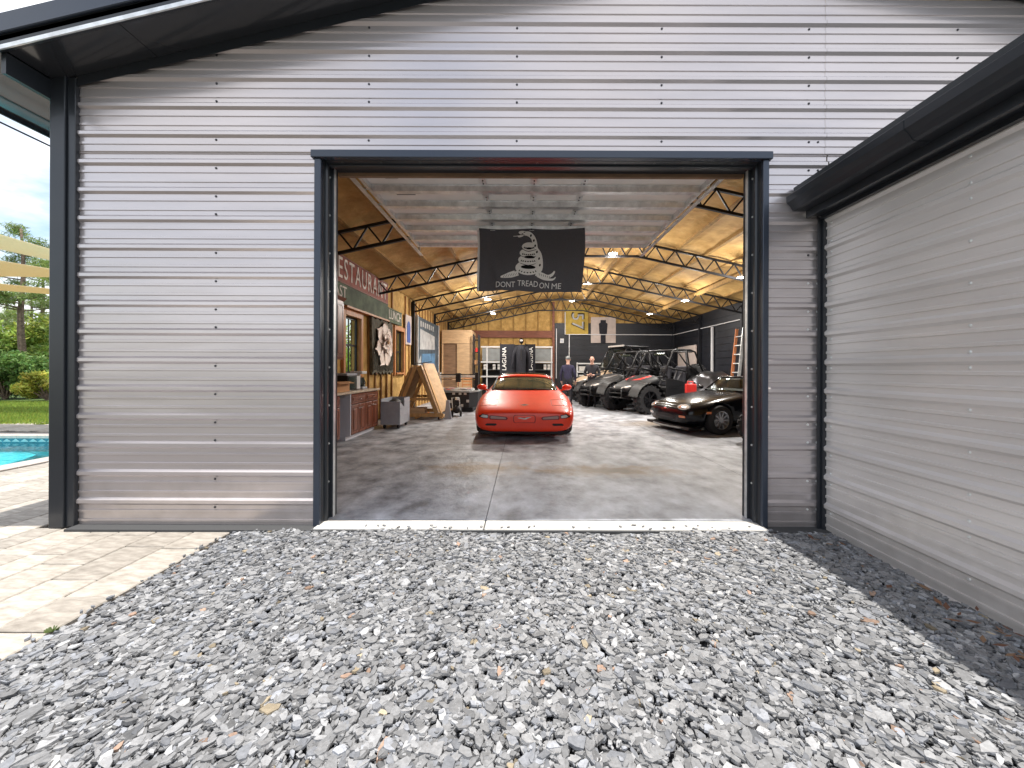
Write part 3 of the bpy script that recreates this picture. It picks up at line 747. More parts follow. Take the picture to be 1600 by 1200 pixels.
for x in px_[1:-1]: ceil_bar(x-.034, x+.034, FY+.17, BACK, -.035, .05, 'purlin', 'purlin')
# ---- black roof trusses
for ty in (6.6, 9.65, 12.7, 15.75, 18.55):
    b = MB(); xa, xb = -3.68, 7.26; TP = lambda x: Vector((x, ty, ceil_z(x)-.065))
    zf = ceil_z(.75)-.42
    BT = lambda x: Vector((x, ty, zf if .75 < x < 2.85 else ceil_z(x)-.42))
    b.bar(TP(xa), TP(1.8), .05, .05); b.bar(TP(1.8), TP(xb), .05, .05)
    b.bar(BT(xa), BT(.75), .05, .05); b.bar((.75, ty, zf), (2.85, ty, zf), .05, .05); b.bar(BT(2.85), BT(xb), .05, .05)
    tr = b.build('roof_truss', 'steel', gar)
    for sx, x0, x1 in ((1, xa, 1.78), (-1, xb, 1.82)):
        n = 11; xs = [x0+(x1-x0)*i/(2*n) for i in range(2*n+1)]
        for i in range(2*n):
            p = (TP if i % 2 == 0 else BT)(xs[i]); q = (TP if i % 2 else BT)(xs[i+1])
            MB().bar(p, q, .028, .028).build('web_bar', 'steel', tr)
    for x in ((xa+.03, xb-.03) if ty > 12 else (xb-.03,)): MB().box(x-.05, x+.05, ty-.05, ty+.05, FL, ceil_z(x)-.09).build('truss_column', 'steel' if x < 0 else 'dwall', gar)
MB().bar((5.75, 3.6, 3.85), (5.75, BACK-.1, 3.85), .10, .12).build('long_beam', 'purlin', gar)
MB().bar((2.68, 6.7, 4.52), (2.68, BACK-.1, 4.52), .07, .09).build('long_beam', 'purlin', gar)
# ---- doorway trim
MB().box(-1.744, DL, 3.185, 3.217, .0, 3.075).build('door_trim', 'trim_grey', gar, bevel=.004)
MB().box(DR, 2.034, 3.185, 3.217, .0, 3.075).build('door_trim', 'trim_grey', gar, bevel=.004)
MB().box(-1.765, 2.055, 3.165, 3.217, 3.076, 3.138).build('door_trim', 'trim_grey', gar, bevel=.004)
for sx, x in ((1, DL), (-1, DR)):
    b = MB(); b.prism([(x-sx*.02, 3.219), (x, 3.219), (x, 3.27), (x+sx*.016, 3.275), (x+sx*.016, 3.30), (x, 3.305), (x, 3.36), (x+sx*.022, 3.365), (x+sx*.022, 3.44), (x-sx*.02, 3.44)], lambda u, v, w: (u, v, w), .005, 3.11)
    b.build('door_jamb', 'trim', gar)
    MB().box(min(x+sx*.0225, x+sx*.026), max(x+sx*.0225, x+sx*.026), 3.366, 3.40, .03, 3.09).build('weather_seal', 'galv', gar)
    for k in range(9):
        o = screw(screw_gx, (x+sx*.001, 3.333, .35+k*.33), gar)
        if sx > 0: o.rotation_euler = (0, 0, math.pi)
MB().box(DL+.017, DR-.017, 3.219, 3.28, 3.076, 3.12).build('door_header', 'trim', gar)
MB().box(DL+.017, DR-.017, 3.281, 3.33, 3.062, 3.12).build('door_header', 'trim', gar, bevel=.004)
MB().box(DL-.01, DR+.01, 3.331, 3.44, 3.085, 3.12).build('door_header', 'trim', gar)
MB().box(DL+.024, DR-.024, 3.441, 3.475, 3.055, 3.16).build('header_lining', 'plydark', gar)
for k in range(11): 
    o = screw(screw_g, (DL+.15+k*.33, 3.25, 3.0755), gar); o.rotation_euler = (R(-90), 0, 0)

# ---- concrete floor
fl = struct(MB().box(-3.72, 7.3, 3.11, BACK, -.1, .018).build('concrete_floor', 'concbase'))
xs = [-3.718, -.32, 2.69, 5.2, 7.298]; ys = [3.312, 6.6, 9.65, 12.7, 15.75, BACK-.002]
for i in range(4):
    for j in range(5):
        MB().box(xs[i]+.003, xs[i+1]-.003, ys[j]+.003, ys[j+1]-.003, .012, FL).build('floor_slab', 'conc', fl)
for a0, a1 in ((DL-.02, -.325), (-.315, DR+.02)): MB().box(a0, a1, 3.125, 3.305, -.05, FL).build('threshold_slab', 'threshold', fl, bevel=.006)

# ================================================================== wing on the right
wing = thing('house_wing', 'low grey ribbed metal wing with black gutter at right of the doorway', 'building', (4.8, .2, 0))
wfn = lambda a_, o, z: (WX-o, a_, z)
wb = [-.03]+[RIB0+PITCH*k-.036 for k in (1, 5, 9)]+[2.605]
for i in range(4):
    lap = .0016*(i % 2)
    s_ = sheet(wing, 'siding_wing', wfn, -2.4, 3.165, wb[i]-(.006 if i else 0), wb[i+1], lap)
    for k in range(11):
        zc = RIB0+PITCH*k
        for y in (3.12, 2.15, .95, -.25):
            for z in [zc-.048]+([zc+.04] if k % 4 == 1 else []):
                if wb[i] < z < wb[i+1]: screw(screw_gx, (WX-lap, y, z), s_)
MB().box(WX+.02, WX+.15, -2.4, 3.18, -.1, 2.62).build('wall_core', 'trim', wing)
MB().box(WX+.02, 7.2, -2.5, -2.4, .0, 2.62).build('end_wall', 'siding_wing', wing)
MB().box(WX-.032, WX+.02, 3.166, 3.19, .0, 2.60).build('corner_trim', 'trim', wing)
MB().box(WX-.06, WX-.034, 3.182, 3.193, .0, 2.60).build('corner_trim', 'trim', wing)
b = MB(); prof = [(2.185, 2.775), (2.172, 2.765), (2.176, 2.715), (2.205, 2.685), (2.225, 2.655), (2.245, 2.648), (2.335, 2.648), (2.335, 2.77), (2.325, 2.77), (2.325, 2.66), (2.25, 2.66), (2.235, 2.667), (2.215, 2.695), (2.187, 2.722), (2.184, 2.762), (2.19, 2.765)]
b.prism(prof, lambda u, v, w: (u, w, v), -2.5, 3.185); b.build('gutter', 'trim', wing)
for y_ in (2.2, .3):
    b = MB(); b.prism([(u-.003 if u < 2.3 else u, v-.003 if v < 2.7 else v) for u, v in prof[:7]]+[(2.334, 2.655), (2.25, 2.655), (2.2, 2.70), (2.18, 2.75)], lambda u, v, w: (u, w, v), y_, y_+.06); b.build('gutter_joint', 'trim', wing)
MB().box(2.337, 2.365, -2.5, 3.185, 2.59, 2.78).build('fascia', 'trim', wing)
MB().box(2.366, WX+.02, -2.5, 3.185, 2.606, 2.622).build('soffit', 'trim', wing)
MB().box(2.44, WX-.001, -2.5, 3.16, 2.575, 2.605).build('frieze_trim', 'trim', wing)
b = MB(); b.prism([(2.23, 2.785), (7.3, 3.65), (7.3, 3.72), (2.23, 2.84)], lambda u, v, w: (u, w, v), -2.55, 3.18); b.build('roof', 'roof', wing)

# ================================================================== raised overhead door
dr = thing('overhead_door', 'raised sectional door lying open on its tracks under the roof', 'garage door', (.13, 3.5, 3.3))
ZP = 3.385; n = 6; y0 = 3.86; st = .405
for k in range(n):
    a0 = y0+k*st
    sct = MB().box(-1.74, 2.0, a0+.002, a0+st-.002, ZP, ZP+.045).build('door_section', 'doorwhite', dr)
    MB().prism([(0, -.005), (.03, -.005), (.045, -.058), (.12, -.058), (.135, -.005), (.165, -.005), (.165, 0), (.13, 0), (.115, -.051), (.05, -.051), (.035, 0), (0, 0)],
               lambda u, v, w: (w, a0+u, ZP-.001+v), -1.70, 1.97).build('strut', 'galv', sct)
    for x in (-.45, .11, .66):
        h = MB(); h.box(x-.035, x+.035, a0+.17, a0+st-.004, ZP-.012, ZP-.001); h.box(x-.035, x+.035, a0+.03, a0+.135, ZP-.064, ZP-.060); h.build('hinge', 'galv', sct)
        q = MB()
        for t in (.22, .30, .37): q.lathe([(0, ZP-.017), (.009, ZP-.017), (.009, ZP-.012)], 6, (x, a0+t, 0))
        q.build('rivets', 'black', sct)
    for x0, x1 in ((-1.74, -1.702), (1.972, 2.0)): MB().box(x0, x1, a0+.004, a0+st-.004, ZP-.06, ZP-.001).build('end_stile', 'galv', sct)
    for x, d in ((-1.74, -1), (2.0, 1)): MB().tube([(x, a0+.06, ZP-.03), (x+d*.09, a0+.06, ZP-.03)], .012, 6).build('roller', 'galv', sct)
sp = y0+n*st
MB().box(-1.72, 1.98, sp+.002, sp+.05, ZP-.045, ZP+.045).build('bottom_rail', 'galv', dr)
MB().box(-1.70, 1.97, y0-.05, y0-.004, ZP-.05, ZP+.03).build('top_rail', 'galv', dr)
for x, d in ((-1.80, -1), (2.06, 1)):
    def rail(pts, nm='track'):
        b = MB()
        for p, q in zip(pts[:-1], pts[1:]):
            b.bar(p, q, .055, .006); pp, qq = Vector(p)+Vector((d*.026, 0, .03)), Vector(q)+Vector((d*.026, 0, .03)); b.bar(pp, qq, .006, .06)
        b.build(nm, 'galv', dr)
    arc = [(x, 3.86-.38*math.sin(t), ZP-.06-.38+.38*math.cos(t)) for t in np.linspace(0, math.pi/2, 7)]
    rail([(x, 6.75, ZP-.06)]+arc+[(x, 3.48, .05)])
    MB().bar((x, 6.6, ZP-.03), (x, 6.6, 3.95), .04, .006).build('hanger', 'galv', dr)
    MB().bar((x, 4.3, ZP-.03), (x, 4.3, 3.95), .04, .006).build('hanger', 'galv', dr)
MB().box(-1.50, -1.36, y0+.20, y0+.29, ZP-.003, ZP-.001).build('sticker', 'paper', dr)
MB().box(-1.48, -1.38, y0+.225, y0+.265, ZP-.005, ZP-.0035).build('sticker_print', 'redplastic', dr)
MB().box(-1.50, -1.28, y0+st+.20, y0+st+.27, ZP-.003, ZP-.001).build('sticker', 'shelfgrey', dr)

# ================================================================== flag
FX0, FX1, FZ1, FZ0, FYY = -.655, .868, 3.352, 2.452, 5.5
flg = thing('flag', 'black flag with white coiled rattlesnake hanging from the raised door', 'flag', (.1, FYY, FZ1))
def fsurf(u, v, off=0.):
    """u 0..1 across, v 0..1 down"""
    x = FX0+(FX1-FX0)*(u-.03*u*v*v*.9+.004*math.sin(v*5))
    sag = .014*abs(math.sin(2*math.pi*u))*(1-v)
    y = FYY+.035*(.25+v)*math.sin(u*10.5+.6+v*.8)+.02*math.sin(u*4+v*3)-.035*math.exp(-((u-.06-.16*v)/.035)**2)*(.2+v)+.03*math.exp(-((u-.93+.08*v)/.04)**2)*v
    return (x, y-off, FZ1-(FZ1-FZ0)*v-sag-.02*v*u)
b = MB(); nu, nv = 60, 34
for j in range(nv+1):
    for i in range(nu+1): b.v.append(fsurf(i/nu, j/nv))
for j in range(nv):
    for i in range(nu): b.f.append((j*(nu+1)+i, j*(nu+1)+i+1, (j+1)*(nu+1)+i+1, (j+1)*(nu+1)+i))
b.build('cloth', 'flag', flg, smooth=True)
b = MB()
for j in range(nv+1):
    for u, o in ((-.012, .003), (.008, .003), (.008, -.003), (-.012, -.003)): b.v.append(fsurf(u, j/nv, o))
for j in range(nv):
    for k in range(4): b.f.append((j*4+k, j*4+(k+1) % 4, j*4+4+(k+1) % 4, j*4+4+k))
b.build('hem', 'hem', flg)
def zq(Xp, Yp): return ((Xp-110)/1400., (Yp-150)/780.)     # units of the artwork grid
def ribbon(b, pts, w, off):
    """stroke of varying width on the cloth"""
    P2 = []
    for i in range(len(pts)-1):
        for t in np.linspace(0, 1, 5)[:-1 if i < len(pts)-2 else None]:
            p0 = pts[max(i-1, 0)]; p1 = pts[i]; p2 = pts[i+1]; p3 = pts[min(i+2, len(pts)-1)]
            P2.append(tuple(.5*((2*p1[k])+(-p0[k]+p2[k])*t+(2*p0[k]-5*p1[k]+4*p2[k]-p3[k])*t*t+(-p0[k]+3*p1[k]-3*p2[k]+p3[k])*t**3) for k in range(2)))
    m = len(P2); n0 = len(b.v)
    for i, p in enumerate(P2):
        q = P2[min(i+1, m-1)]; r = P2[max(i-1, 0)]; dx, dy = q[0]-r[0], q[1]-r[1]; l = math.hypot(dx, dy) or 1
        ww = np.interp(i/(m-1), np.linspace(0, 1, len(w)), w)/2
        for s_ in (-1, 1): b.v.append(fsurf(*zq(p[0]-dy/l*ww*s_, p[1]+dx/l*ww*s_), off))
    for i in range(m-1): b.f.append((n0+2*i, n0+2*i+1, n0+2*i+3, n0+2*i+2))
def blob(b, c, rx, ry, off, t0=0, t1=6.2832, n=20, rot=0):
    n0 = len(b.v); cr_, sr_ = math.cos(rot), math.sin(rot)
    b.v.append(fsurf(*zq(*c), off))
    for i in range(n+1):
        t = t0+(t1-t0)*i/n; dx, dy = rx*math.cos(t), ry*math.sin(t)
        b.v.append(fsurf(*zq(c[0]+dx*cr_-dy*sr_, c[1]+dx*sr_+dy*cr_), off))
    for i in range(n): b.f.append((n0, n0+1+i, n0+2+i))
w = MB(); o1 = .004
ribbon(w, [(700, 210), (770, 218), (825, 262), (850, 330), (858, 400), (900, 470), (925, 560), (930, 650), (890, 700)], [44, 62, 60, 62, 72, 86, 80, 70, 40], o1)
blob(w, (700, 203), 62, 26, o1, rot=.15); blob(w, (668, 240), 40, 14, o1, rot=-.25); ribbon(w, [(570, 240), (605, 240), (640, 238)], [8, 7, 12], o1)
for c, rx, ry in (((775, 375), 95, 52), ((770, 455), 118, 62), ((768, 540), 132, 66), ((770, 640), 165, 92)): blob(w, c, rx, ry, o1+.0004)
ribbon(w, [(650, 710), (560, 735), (480, 745), (415, 757)], [60, 66, 52, 18], o1); ribbon(w, [(600, 690), (520, 715), (450, 740)], [24, 26, 10], o1+.0006)
ribbon(w, [(880, 700), (960, 715), (1040, 738), (1100, 715), (1130, 672)], [70, 52, 44, 36, 20], o1); ribbon(w, [(900, 730), (1000, 765), (1110, 775), (1150, 745)], [30, 34, 26, 8], o1)
w.build('snake_print', 'flagw', flg)
k = MB(); o2 = .0065
for c, rx, ry in (((775, 400), 42, 13), ((785, 508), 72, 18), ((775, 632), 98, 24)): blob(k, c, rx, ry, o2)
for c in ((775, 375), (770, 455), (768, 540), (770, 640)):
    for s_ in range(7):
        t = -.9+s_*.3; rr = {375: 78, 455: 98, 540: 112, 640: 138}[c[1]]
        blob(k, (c[0]+rr*math.sin(t), c[1]+(26 if c[1] < 600 else 62)*math.cos(t)-(2 if c[1] < 600 else 0)), 12, 7, o2, rot=t)
for p in ((800, 240), (838, 300), (855, 365), (880, 440), (912, 520), (928, 600)): blob(k, p, 11, 17, o2, rot=.3)
for p in ((690, 214), (715, 196)): blob(k, p, 12, 5, o2)
ribbon(k, [(640, 222), (680, 226), (720, 228)], [8, 8, 3], o2)
for q in range(7): ribbon(k, [(450+q*32, 765-q*5), (470+q*32, 728-q*4)], [5, 3], o2)
for q in range(7): ribbon(k, [(925+q*28, 700+q*7), (935+q*28, 728+q*6)], [6, 4], o2)
for yy_ in (415, 497, 590): ribbon(k, [(665 if yy_ > 480 else 690, yy_-5), (770, yy_+22), (872, yy_-5)], [5, 9, 5], o2)
k.build('snake_detail', 'flagk', flg)
for wd_, Xc, Yc, tw_ in (('DONT', 482, 858, 255), ('TREAD', 783, 838, 275), ('ON', 1006, 852, 128), ('ME', 1166, 862, 125)):
    me = text_mesh(wd_, .115, Matrix.Identity(4), .0008, 1)
    ex = [v.co.x for v in me.vertices]; me.transform(Matrix.Diagonal((tw_/921/(max(ex)-min(ex)), 1, 1, 1)))
    for v in me.vertices:
        q = fsurf(*zq(Xc+v.co.x*921, Yc-v.co.y*880), .004+v.co.z); v.co = Vector(q)-wloc(flg)
    link('lettering', me, 'flagw', flg)
for j_ in (.04, .96): p = fsurf(-.002, j_, .004); MB().lathe([(.006, 0), (.013, -.002), (.006, -.004)], 12, p, 'y').build('grommet', 'chrome', flg)
for u in (.01, .5, .99):
    p = fsurf(u, 0); MB().tube([p, (p[0], p[1], ZP-.06)], .006, 6).build('hanging_clip', 'black', flg)
# ================================================================== things inside
def at(px, py, Yd): return Vector(((px-818)/600*Yd, Yd, CAMZ+(577-py)/600*Yd))
def wally(px, x): return 600*x/(px-818)
# ---- lit ceiling lamps under the trusses
def lamp(px, py, label, pw=1.):
    kx, kz = (px-818)/600, (577-py)/600
    if kx < .1: Yd = (3.62+.22*3.7-.50-CAMZ)/(kz-.22*kx)          # hangs a hand below the left slope
    else: Yd = (3.62+.22*(3.6+3.7)-.50-CAMZ)/(kz+.22*kx)
    p = Vector((kx*Yd, Yd, CAMZ+kz*Yd))
    t = thing('ceiling_lamp', label, 'lamp', tuple(p), 0, 'round lamps hanging under the roof')
    MB().lathe([(0, .07), (.04, .07), (.06, .03), (.115, .02), (.12, .004), (.108, .0)], 20).build('housing', 'lampbody', t, world=False, smooth=True)
    MB().lathe([(0, -.010), (.09, -.008), (.108, -.001)], 20).build('diffuser', 'lamp', t, world=False)
    MB().tube([(0, 0, .065), (0, 0, max(.16, ceil_z(p.x)-p.z+.02))], .008, 6).build('stem', 'steel', t, world=False)
    li = bpy.data.lights.new('lamp_light', 'POINT'); li.energy = LAMPW*pw; li.color = (1, .96, .90); li.shadow_soft_size = .14
    lo_ = bpy.data.objects.new('lamp_light', li); COL.objects.link(lo_); lo_.parent = t; lo_.location = (0, 0, -.17)
    l2 = bpy.data.lights.new('lamp_light', 'SPOT'); l2.energy = LAMPW*pw*1.25; l2.color = li.color; l2.shadow_soft_size = .14; l2.spot_size = R(160); l2.spot_blend = .7; li.energy *= .38
    l2o = bpy.data.objects.new('lamp_light', l2); COL.objects.link(l2o); l2o.parent = t; l2o.location = (0, 0, -.03)
LAMPW = 190
lamp(957, 396, 'nearest lit lamp, just right of the black flag', 1.7)
lamp(917, 442, 'lit lamp beside the lower right corner of the flag', 1.1)
lamp(1160, 432, 'lit lamp against the right door jamb', 1.5)
lamp(1070, 469, 'lit lamp above the off-road vehicles, second from the right jamb')
lamp(1015, 490, 'small far lit lamp above the roof of the farthest off-road vehicle', .6)
lamp(893, 470, 'far lit lamp right above the gold banner', .7)
lamp(762, 468, 'lit lamp below the left end of the flag', 1.6)
lamp(770, 490, 'far lit lamp in front of the foamed back gable', .8)

WXI = -3.655
# ---- signs on the left wall
s = thing('restaurant_sign', 'long red sign with tall white RESTAURANT letters high on the left wall', 'sign', (WXI, 8.6, 3.05))
MB().box(-3.67, -3.635, 6.75, 10.28, 3.04, 3.60).build('board', 'signred', s)
lettering('RESTAURANT', .60, (-3.632, 8.68, 3.32), Y, Z, X, 'signwhite', s, extrude=.006, sx=.70, space=1.2)
b = MB(); b.box(-3.634, -3.624, 6.75, 10.28, 3.57, 3.60); b.box(-3.634, -3.624, 6.75, 10.28, 3.04, 3.065); b.build('edge_moulding', 'redbeam', s)
s = thing('breakfast_sign', 'long weathered green sign board with white BREAKFAST lettering under the red sign', 'sign', (WXI, 8.2, 2.62))
MB().box(-3.67, -3.63, 6.0, 10.26, 2.64, 3.035).build('board', 'signgreen', s)
lettering('BREAKFAST', .33, (-3.628, 7.08, 2.86), Y, Z, X, 'signwhite', s, extrude=.004, sx=.92)
s = thing('lunch_sign', 'short dark green sign with white LUNCH lettering beyond the red sign', 'sign', (WXI, 10.8, 2.55))
MB().box(-3.67, -3.635, 10.29, 11.45, 2.60, 2.99).build('board', 'signgreen', s)
lettering('LUNCH', .36, (-3.633, 10.87, 2.80), Y, Z, X, 'signwhite', s, extrude=.004, sx=.88)
tag(MB().box(-3.70, -3.56, 7.75, 10.2, 2.575, 2.615).build('wall_shelf', 'casing', None), 'thin red-brown shelf board under the green sign', 'shelf')
# ---- flower relief
fl_ = thing('flower_relief', 'large pale carved magnolia flower on a rough dark bark board', 'artwork', (-3.62, 9.85, 1.2))
b = MB(); n = 16
top_ = [(9.1+1.45*i/n, 2.56+.05*math.sin(i*1.9)) for i in range(n+1)]; bot_ = [(10.6-1.45*i/n, 1.22+.05*math.sin(i*2.3)) for i in range(n+1)]
b.prism(top_+bot_, lambda u, v, w: (w, u, v), -3.66, -3.60); b.build('bark_board', 'bark', fl_)
for k in range(22):
    y_ = 9.15+1.38*k/21; b = MB(); b.bar((-3.59, y_, 1.25+.06*random.random()), (-3.59, y_+.03, 1.62+.25*random.random()), .03, .02); b.build('bark_strip', 'bark', fl_)
def petal(cy_, cz_, ang, ln_, wd_, lift, x0):
    b = MB(); nu_, nv_ = 8, 6; d = Vector((0, math.cos(ang), math.sin(ang))); sd = Vector((0, -math.sin(ang), math.cos(ang)))
    for k_ in (0, 1):
        for i in range(nu_+1):
            t = i/nu_; hw = wd_*max(.12, t**.55*(1-t**5)**.5 if t < 1 else .12)*1.05
            for j in range(nv_+1):
                s_ = -1+2*j/nv_
                p = Vector((x0, cy_, cz_))+d*ln_*(t-.06*abs(s_)**2*t)+sd*hw*s_+Vector((lift*t*(1.2-t)*.9+.03*s_*s_-k_*.015, 0, 0))
                b.v.append(tuple(p))
    m_ = (nu_+1)*(nv_+1)
    for k_ in (0, 1):
        for i in range(nu_):
            for j in range(nv_): a0 = k_*m_+i*(nv_+1)+j; b.f.append((a0, a0+1, a0+nv_+2, a0+nv_+1))
    b.build('petal', 'petal', fl_, smooth=True)
FCY, FCZ = 9.82, 1.94
for k in range(7): petal(FCY, FCZ, R(90+k*360/7), .60, .25, .08, -3.58)
for k in range(5): petal(FCY, FCZ+.05, R(60+k*72), .27, .13, .16, -3.54)
for k in range(3): petal(FCY, FCZ+.06, R(100+k*120), .13, .07, .14, -3.50)
MB().ell((-3.46, FCY, FCZ+.06), .03, .045, .06).build('flower_centre', 'stud', fl_, smooth=True)
# ---- posters further along
s = thing('blue_arch_sign', 'narrow white sign with a blue arched panel on the wall post', 'sign', (WXI, 12.1, 2.1))
MB().box(-3.67, -3.64, 11.85, 12.45, 2.10, 3.02).build('board', 'board', s)
pl = [(11.98, 2.16), (12.32, 2.16), (12.32, 2.66)]+[(12.15+.17*math.cos(t), 2.66+.17*math.sin(t)) for t in np.linspace(.3, 2.84, 8)]+[(11.98, 2.66)]
MB().prism(pl, lambda u, v, w: (w, u, v), -3.638, -3.63).build('blue_panel', 'blue', s)
s = thing('wall_poster', 'big dark poster with grey and blue fields leaning on the left wall', 'poster', (-3.5, 14.3, 1.0))
Yp0, Yp1 = 12.95, 16.1
b = MB(); b.box(-3.60, -3.57, Yp0, Yp1, 1.02, 3.12); b.build('sheet', 'posterdark', s)
b = MB()
for q in ((Yp0-.05, Yp0, 1.0, 3.15), (Yp1, Yp1+.05, 1.0, 3.15)): b.box(-3.61, -3.55, *q)
b.build('frame', 'white', s)
MB().prism([(Yp0+.25, 2.0), (Yp1-.7, 2.1), (Yp1-.7, 2.62), (Yp0+.3, 2.72)], lambda u, v, w: (w, u, v), -3.569, -3.566).build('grey_field', 'postergrey', s)
MB().prism([(Yp0+.5, 1.05), (Yp1-.7, 1.05), (Yp1-.65, 1.95), (Yp0+.55, 1.85)], lambda u, v, w: (w, u, v), -3.569, -3.566).build('blue_field', 'posterblue', s)
MB().prism([(Yp0+.1, 1.05), (Yp0+.45, 1.05), (Yp0+.4, 1.8), (Yp0+.1, 1.6)], lambda u, v, w: (w, u, v), -3.569, -3.566).build('pale_field', 'postergrey', s)
b = MB()
for k in range(7): y_ = Yp0+.3+k*.3; b.box(-3.569, -3.566, y_, y_+.18, 2.80+.02*(k % 2), 3.0)
b.build('pale_marks', 'postergrey', s)

# ---- kitchen cabinets along the left wall
def door_front(parent, x, y0, y1, z0, z1, drawer=False):
    d = MB().box(x, x+.02, y0+.006, y1-.006, z0+.006, z1-.006).build('drawer_front' if drawer else 'cabinet_door', 'cherry', parent, bevel=.004)
    g_ = .055 if not drawer else .035
    b = MB()
    for q in ((y0+g_, y1-g_, z0+g_, z0+g_+.012), (y0+g_, y1-g_, z1-g_-.012, z1-g_), (y0+g_, y0+g_+.012, z0+g_+.012, z1-g_-.012), (y1-g_-.012, y1-g_, z0+g_+.012, z1-g_-.012)): b.box(x+.0205, x+.0225, *q)
    b.build('groove', 'cherrydark', d)
    MB().box(x+.0205, x+.028, y0+g_+.03, y1-g_-.03, z0+g_+.03, z1-g_-.03).build('raised_panel', 'cherry', d, bevel=.004)
    return d
def knob(parent, x, y, z): MB().ell((x+.03, y, z), .016, .016, .016, 8, 6).build('knob', 'chrome', parent, smooth=True)
kc = thing('base_cabinet', 'cherry base cabinet with double doors and drawers under the pale counter', 'cabinet', (-3.4, 7.5, FL))
MB().box(-3.70, -3.12, 6.91, 8.20, .12, .875).build('carcass', 'cherrydark', kc)
MB().box(-3.70, -3.10, 6.885, 6.909, .12, .875).build('side_panel', 'whitep', kc)
b = MB(); b.box(-3.70, -3.19, 6.885, 8.2, FL, .118); b.build('plinth', 'whitep', kc)
for k in range(4):
    y_ = 6.93+k*.3175; d = door_front(kc, -3.12, y_, y_+.3175, .13, .67); knob(d, -3.10, y_+(.27 if k % 2 == 0 else .045), .60)
for k in range(2):
    y_ = 6.93+k*.635; d = door_front(kc, -3.12, y_, y_+.635, .68, .865, True); knob(d, -3.10, y_+.3175, .772)
kc2 = thing('base_cabinet', 'narrow cherry base cabinet nearest the left door jamb', 'cabinet', (-3.4, 6.1, FL))
MB().box(-3.70, -3.12, 5.6, 6.50, .12, .875).build('carcass', 'cherrydark', kc2)
MB().box(-3.70, -3.19, 5.6, 6.5, FL, .118).build('plinth', 'cherrydark', kc2)
for k in range(2):
    y_ = 5.6+k*.45; d = door_front(kc2, -3.12, y_, y_+.45, .13, .67); knob(d, -3.10, y_+(.40 if k == 0 else .06), .60)
    d = door_front(kc2, -3.12, y_, y_+.45, .68, .865, True); knob(d, -3.10, y_+.225, .772)
MB().box(-3.70, -3.075, 5.55, 8.24, .876, .915).build('countertop', 'counter', kc, bevel=.006)
uc = thing('wall_cabinet', 'tall cherry wall cabinet beside the left door jamb', 'cabinet', (-3.5, 6.8, 1.5))
MB().box(-3.70, -3.42, 5.9, 7.27, 1.50, 2.60).build('carcass', 'cherry', uc)
MB().prism([(-3.42, 2.60), (-3.36, 2.66), (-3.70, 2.66), (-3.70, 2.60)], lambda u, v, w: (u, w, v), 5.86, 7.31).build('crown_moulding', 'cherry', uc)
for k in range(4):
    y_ = 5.92+k*.337; d = door_front(uc, -3.42, y_, y_+.337, 1.53, 2.57); knob(d, -3.40, y_+(.29 if k % 2 == 0 else .045), 1.58)
# counter things
mw = thing('microwave_oven', 'black microwave oven with pale control side on the counter', 'microwave', (-3.4, 7.55, .916))
MB().box(-3.66, -3.27, 7.15, 7.68, .918, 1.20).build('body', 'black', mw, bevel=.01)
MB().box(-3.268, -3.262, 7.18, 7.50, .945, 1.175).build('door', 'glass', mw)
MB().box(-3.268, -3.260, 7.52, 7.67, .935, 1.185).build('control_panel', 'white', mw)
MB().box(-3.64, -3.30, 7.18, 7.62, 1.201, 1.24).build('tray', 'greyplastic', mw)
pr_ = thing('coffee_maker', 'small pale coffee maker at the far end of the counter', 'appliance', (-3.4, 7.92, .916))
MB().box(-3.52, -3.26, 7.78, 8.02, .918, .96).build('base', 'greyplastic', pr_, bevel=.006); MB().box(-3.52, -3.40, 7.78, 8.02, .961, 1.22).build('tower', 'white', pr_, bevel=.01)
MB().box(-3.52, -3.27, 7.78, 8.02, 1.221, 1.28).build('lid', 'white', pr_, bevel=.01); MB().lathe([(0, .962), (.07, .962), (.08, 1.05), (.05, 1.13), (.055, 1.15)], 14, (-3.33, 7.9, 0)).build('jug', 'glass', pr_, smooth=True)
cb_ = thing('cardboard_box', 'open brown cardboard box on the counter near the jamb', 'box', (-3.35, 6.75, .916))
b = MB(); b.box(-3.5, -3.17, 6.45, 7.0, .917, .925)
for q in ((-3.5, -3.494, 6.45, 7.0), (-3.176, -3.17, 6.45, 7.0), (-3.494, -3.176, 6.45, 6.456), (-3.494, -3.176, 6.994, 7.0)): b.box(*q, .925, 1.10)
b.build('carton', 'carton', cb_)
MB().add([(-3.17, 6.45, 1.10), (-3.17, 7.0, 1.10), (-3.08, 7.0, 1.07), (-3.08, 6.45, 1.07), (-3.17, 6.45, 1.096), (-3.17, 7.0, 1.096), (-3.08, 7.0, 1.066), (-3.08, 6.45, 1.066)], [(0, 1, 2, 3), (7, 6, 5, 4), (3, 2, 6, 7), (0, 3, 7, 4), (1, 5, 6, 2)]).build('flap', 'carton', cb_)
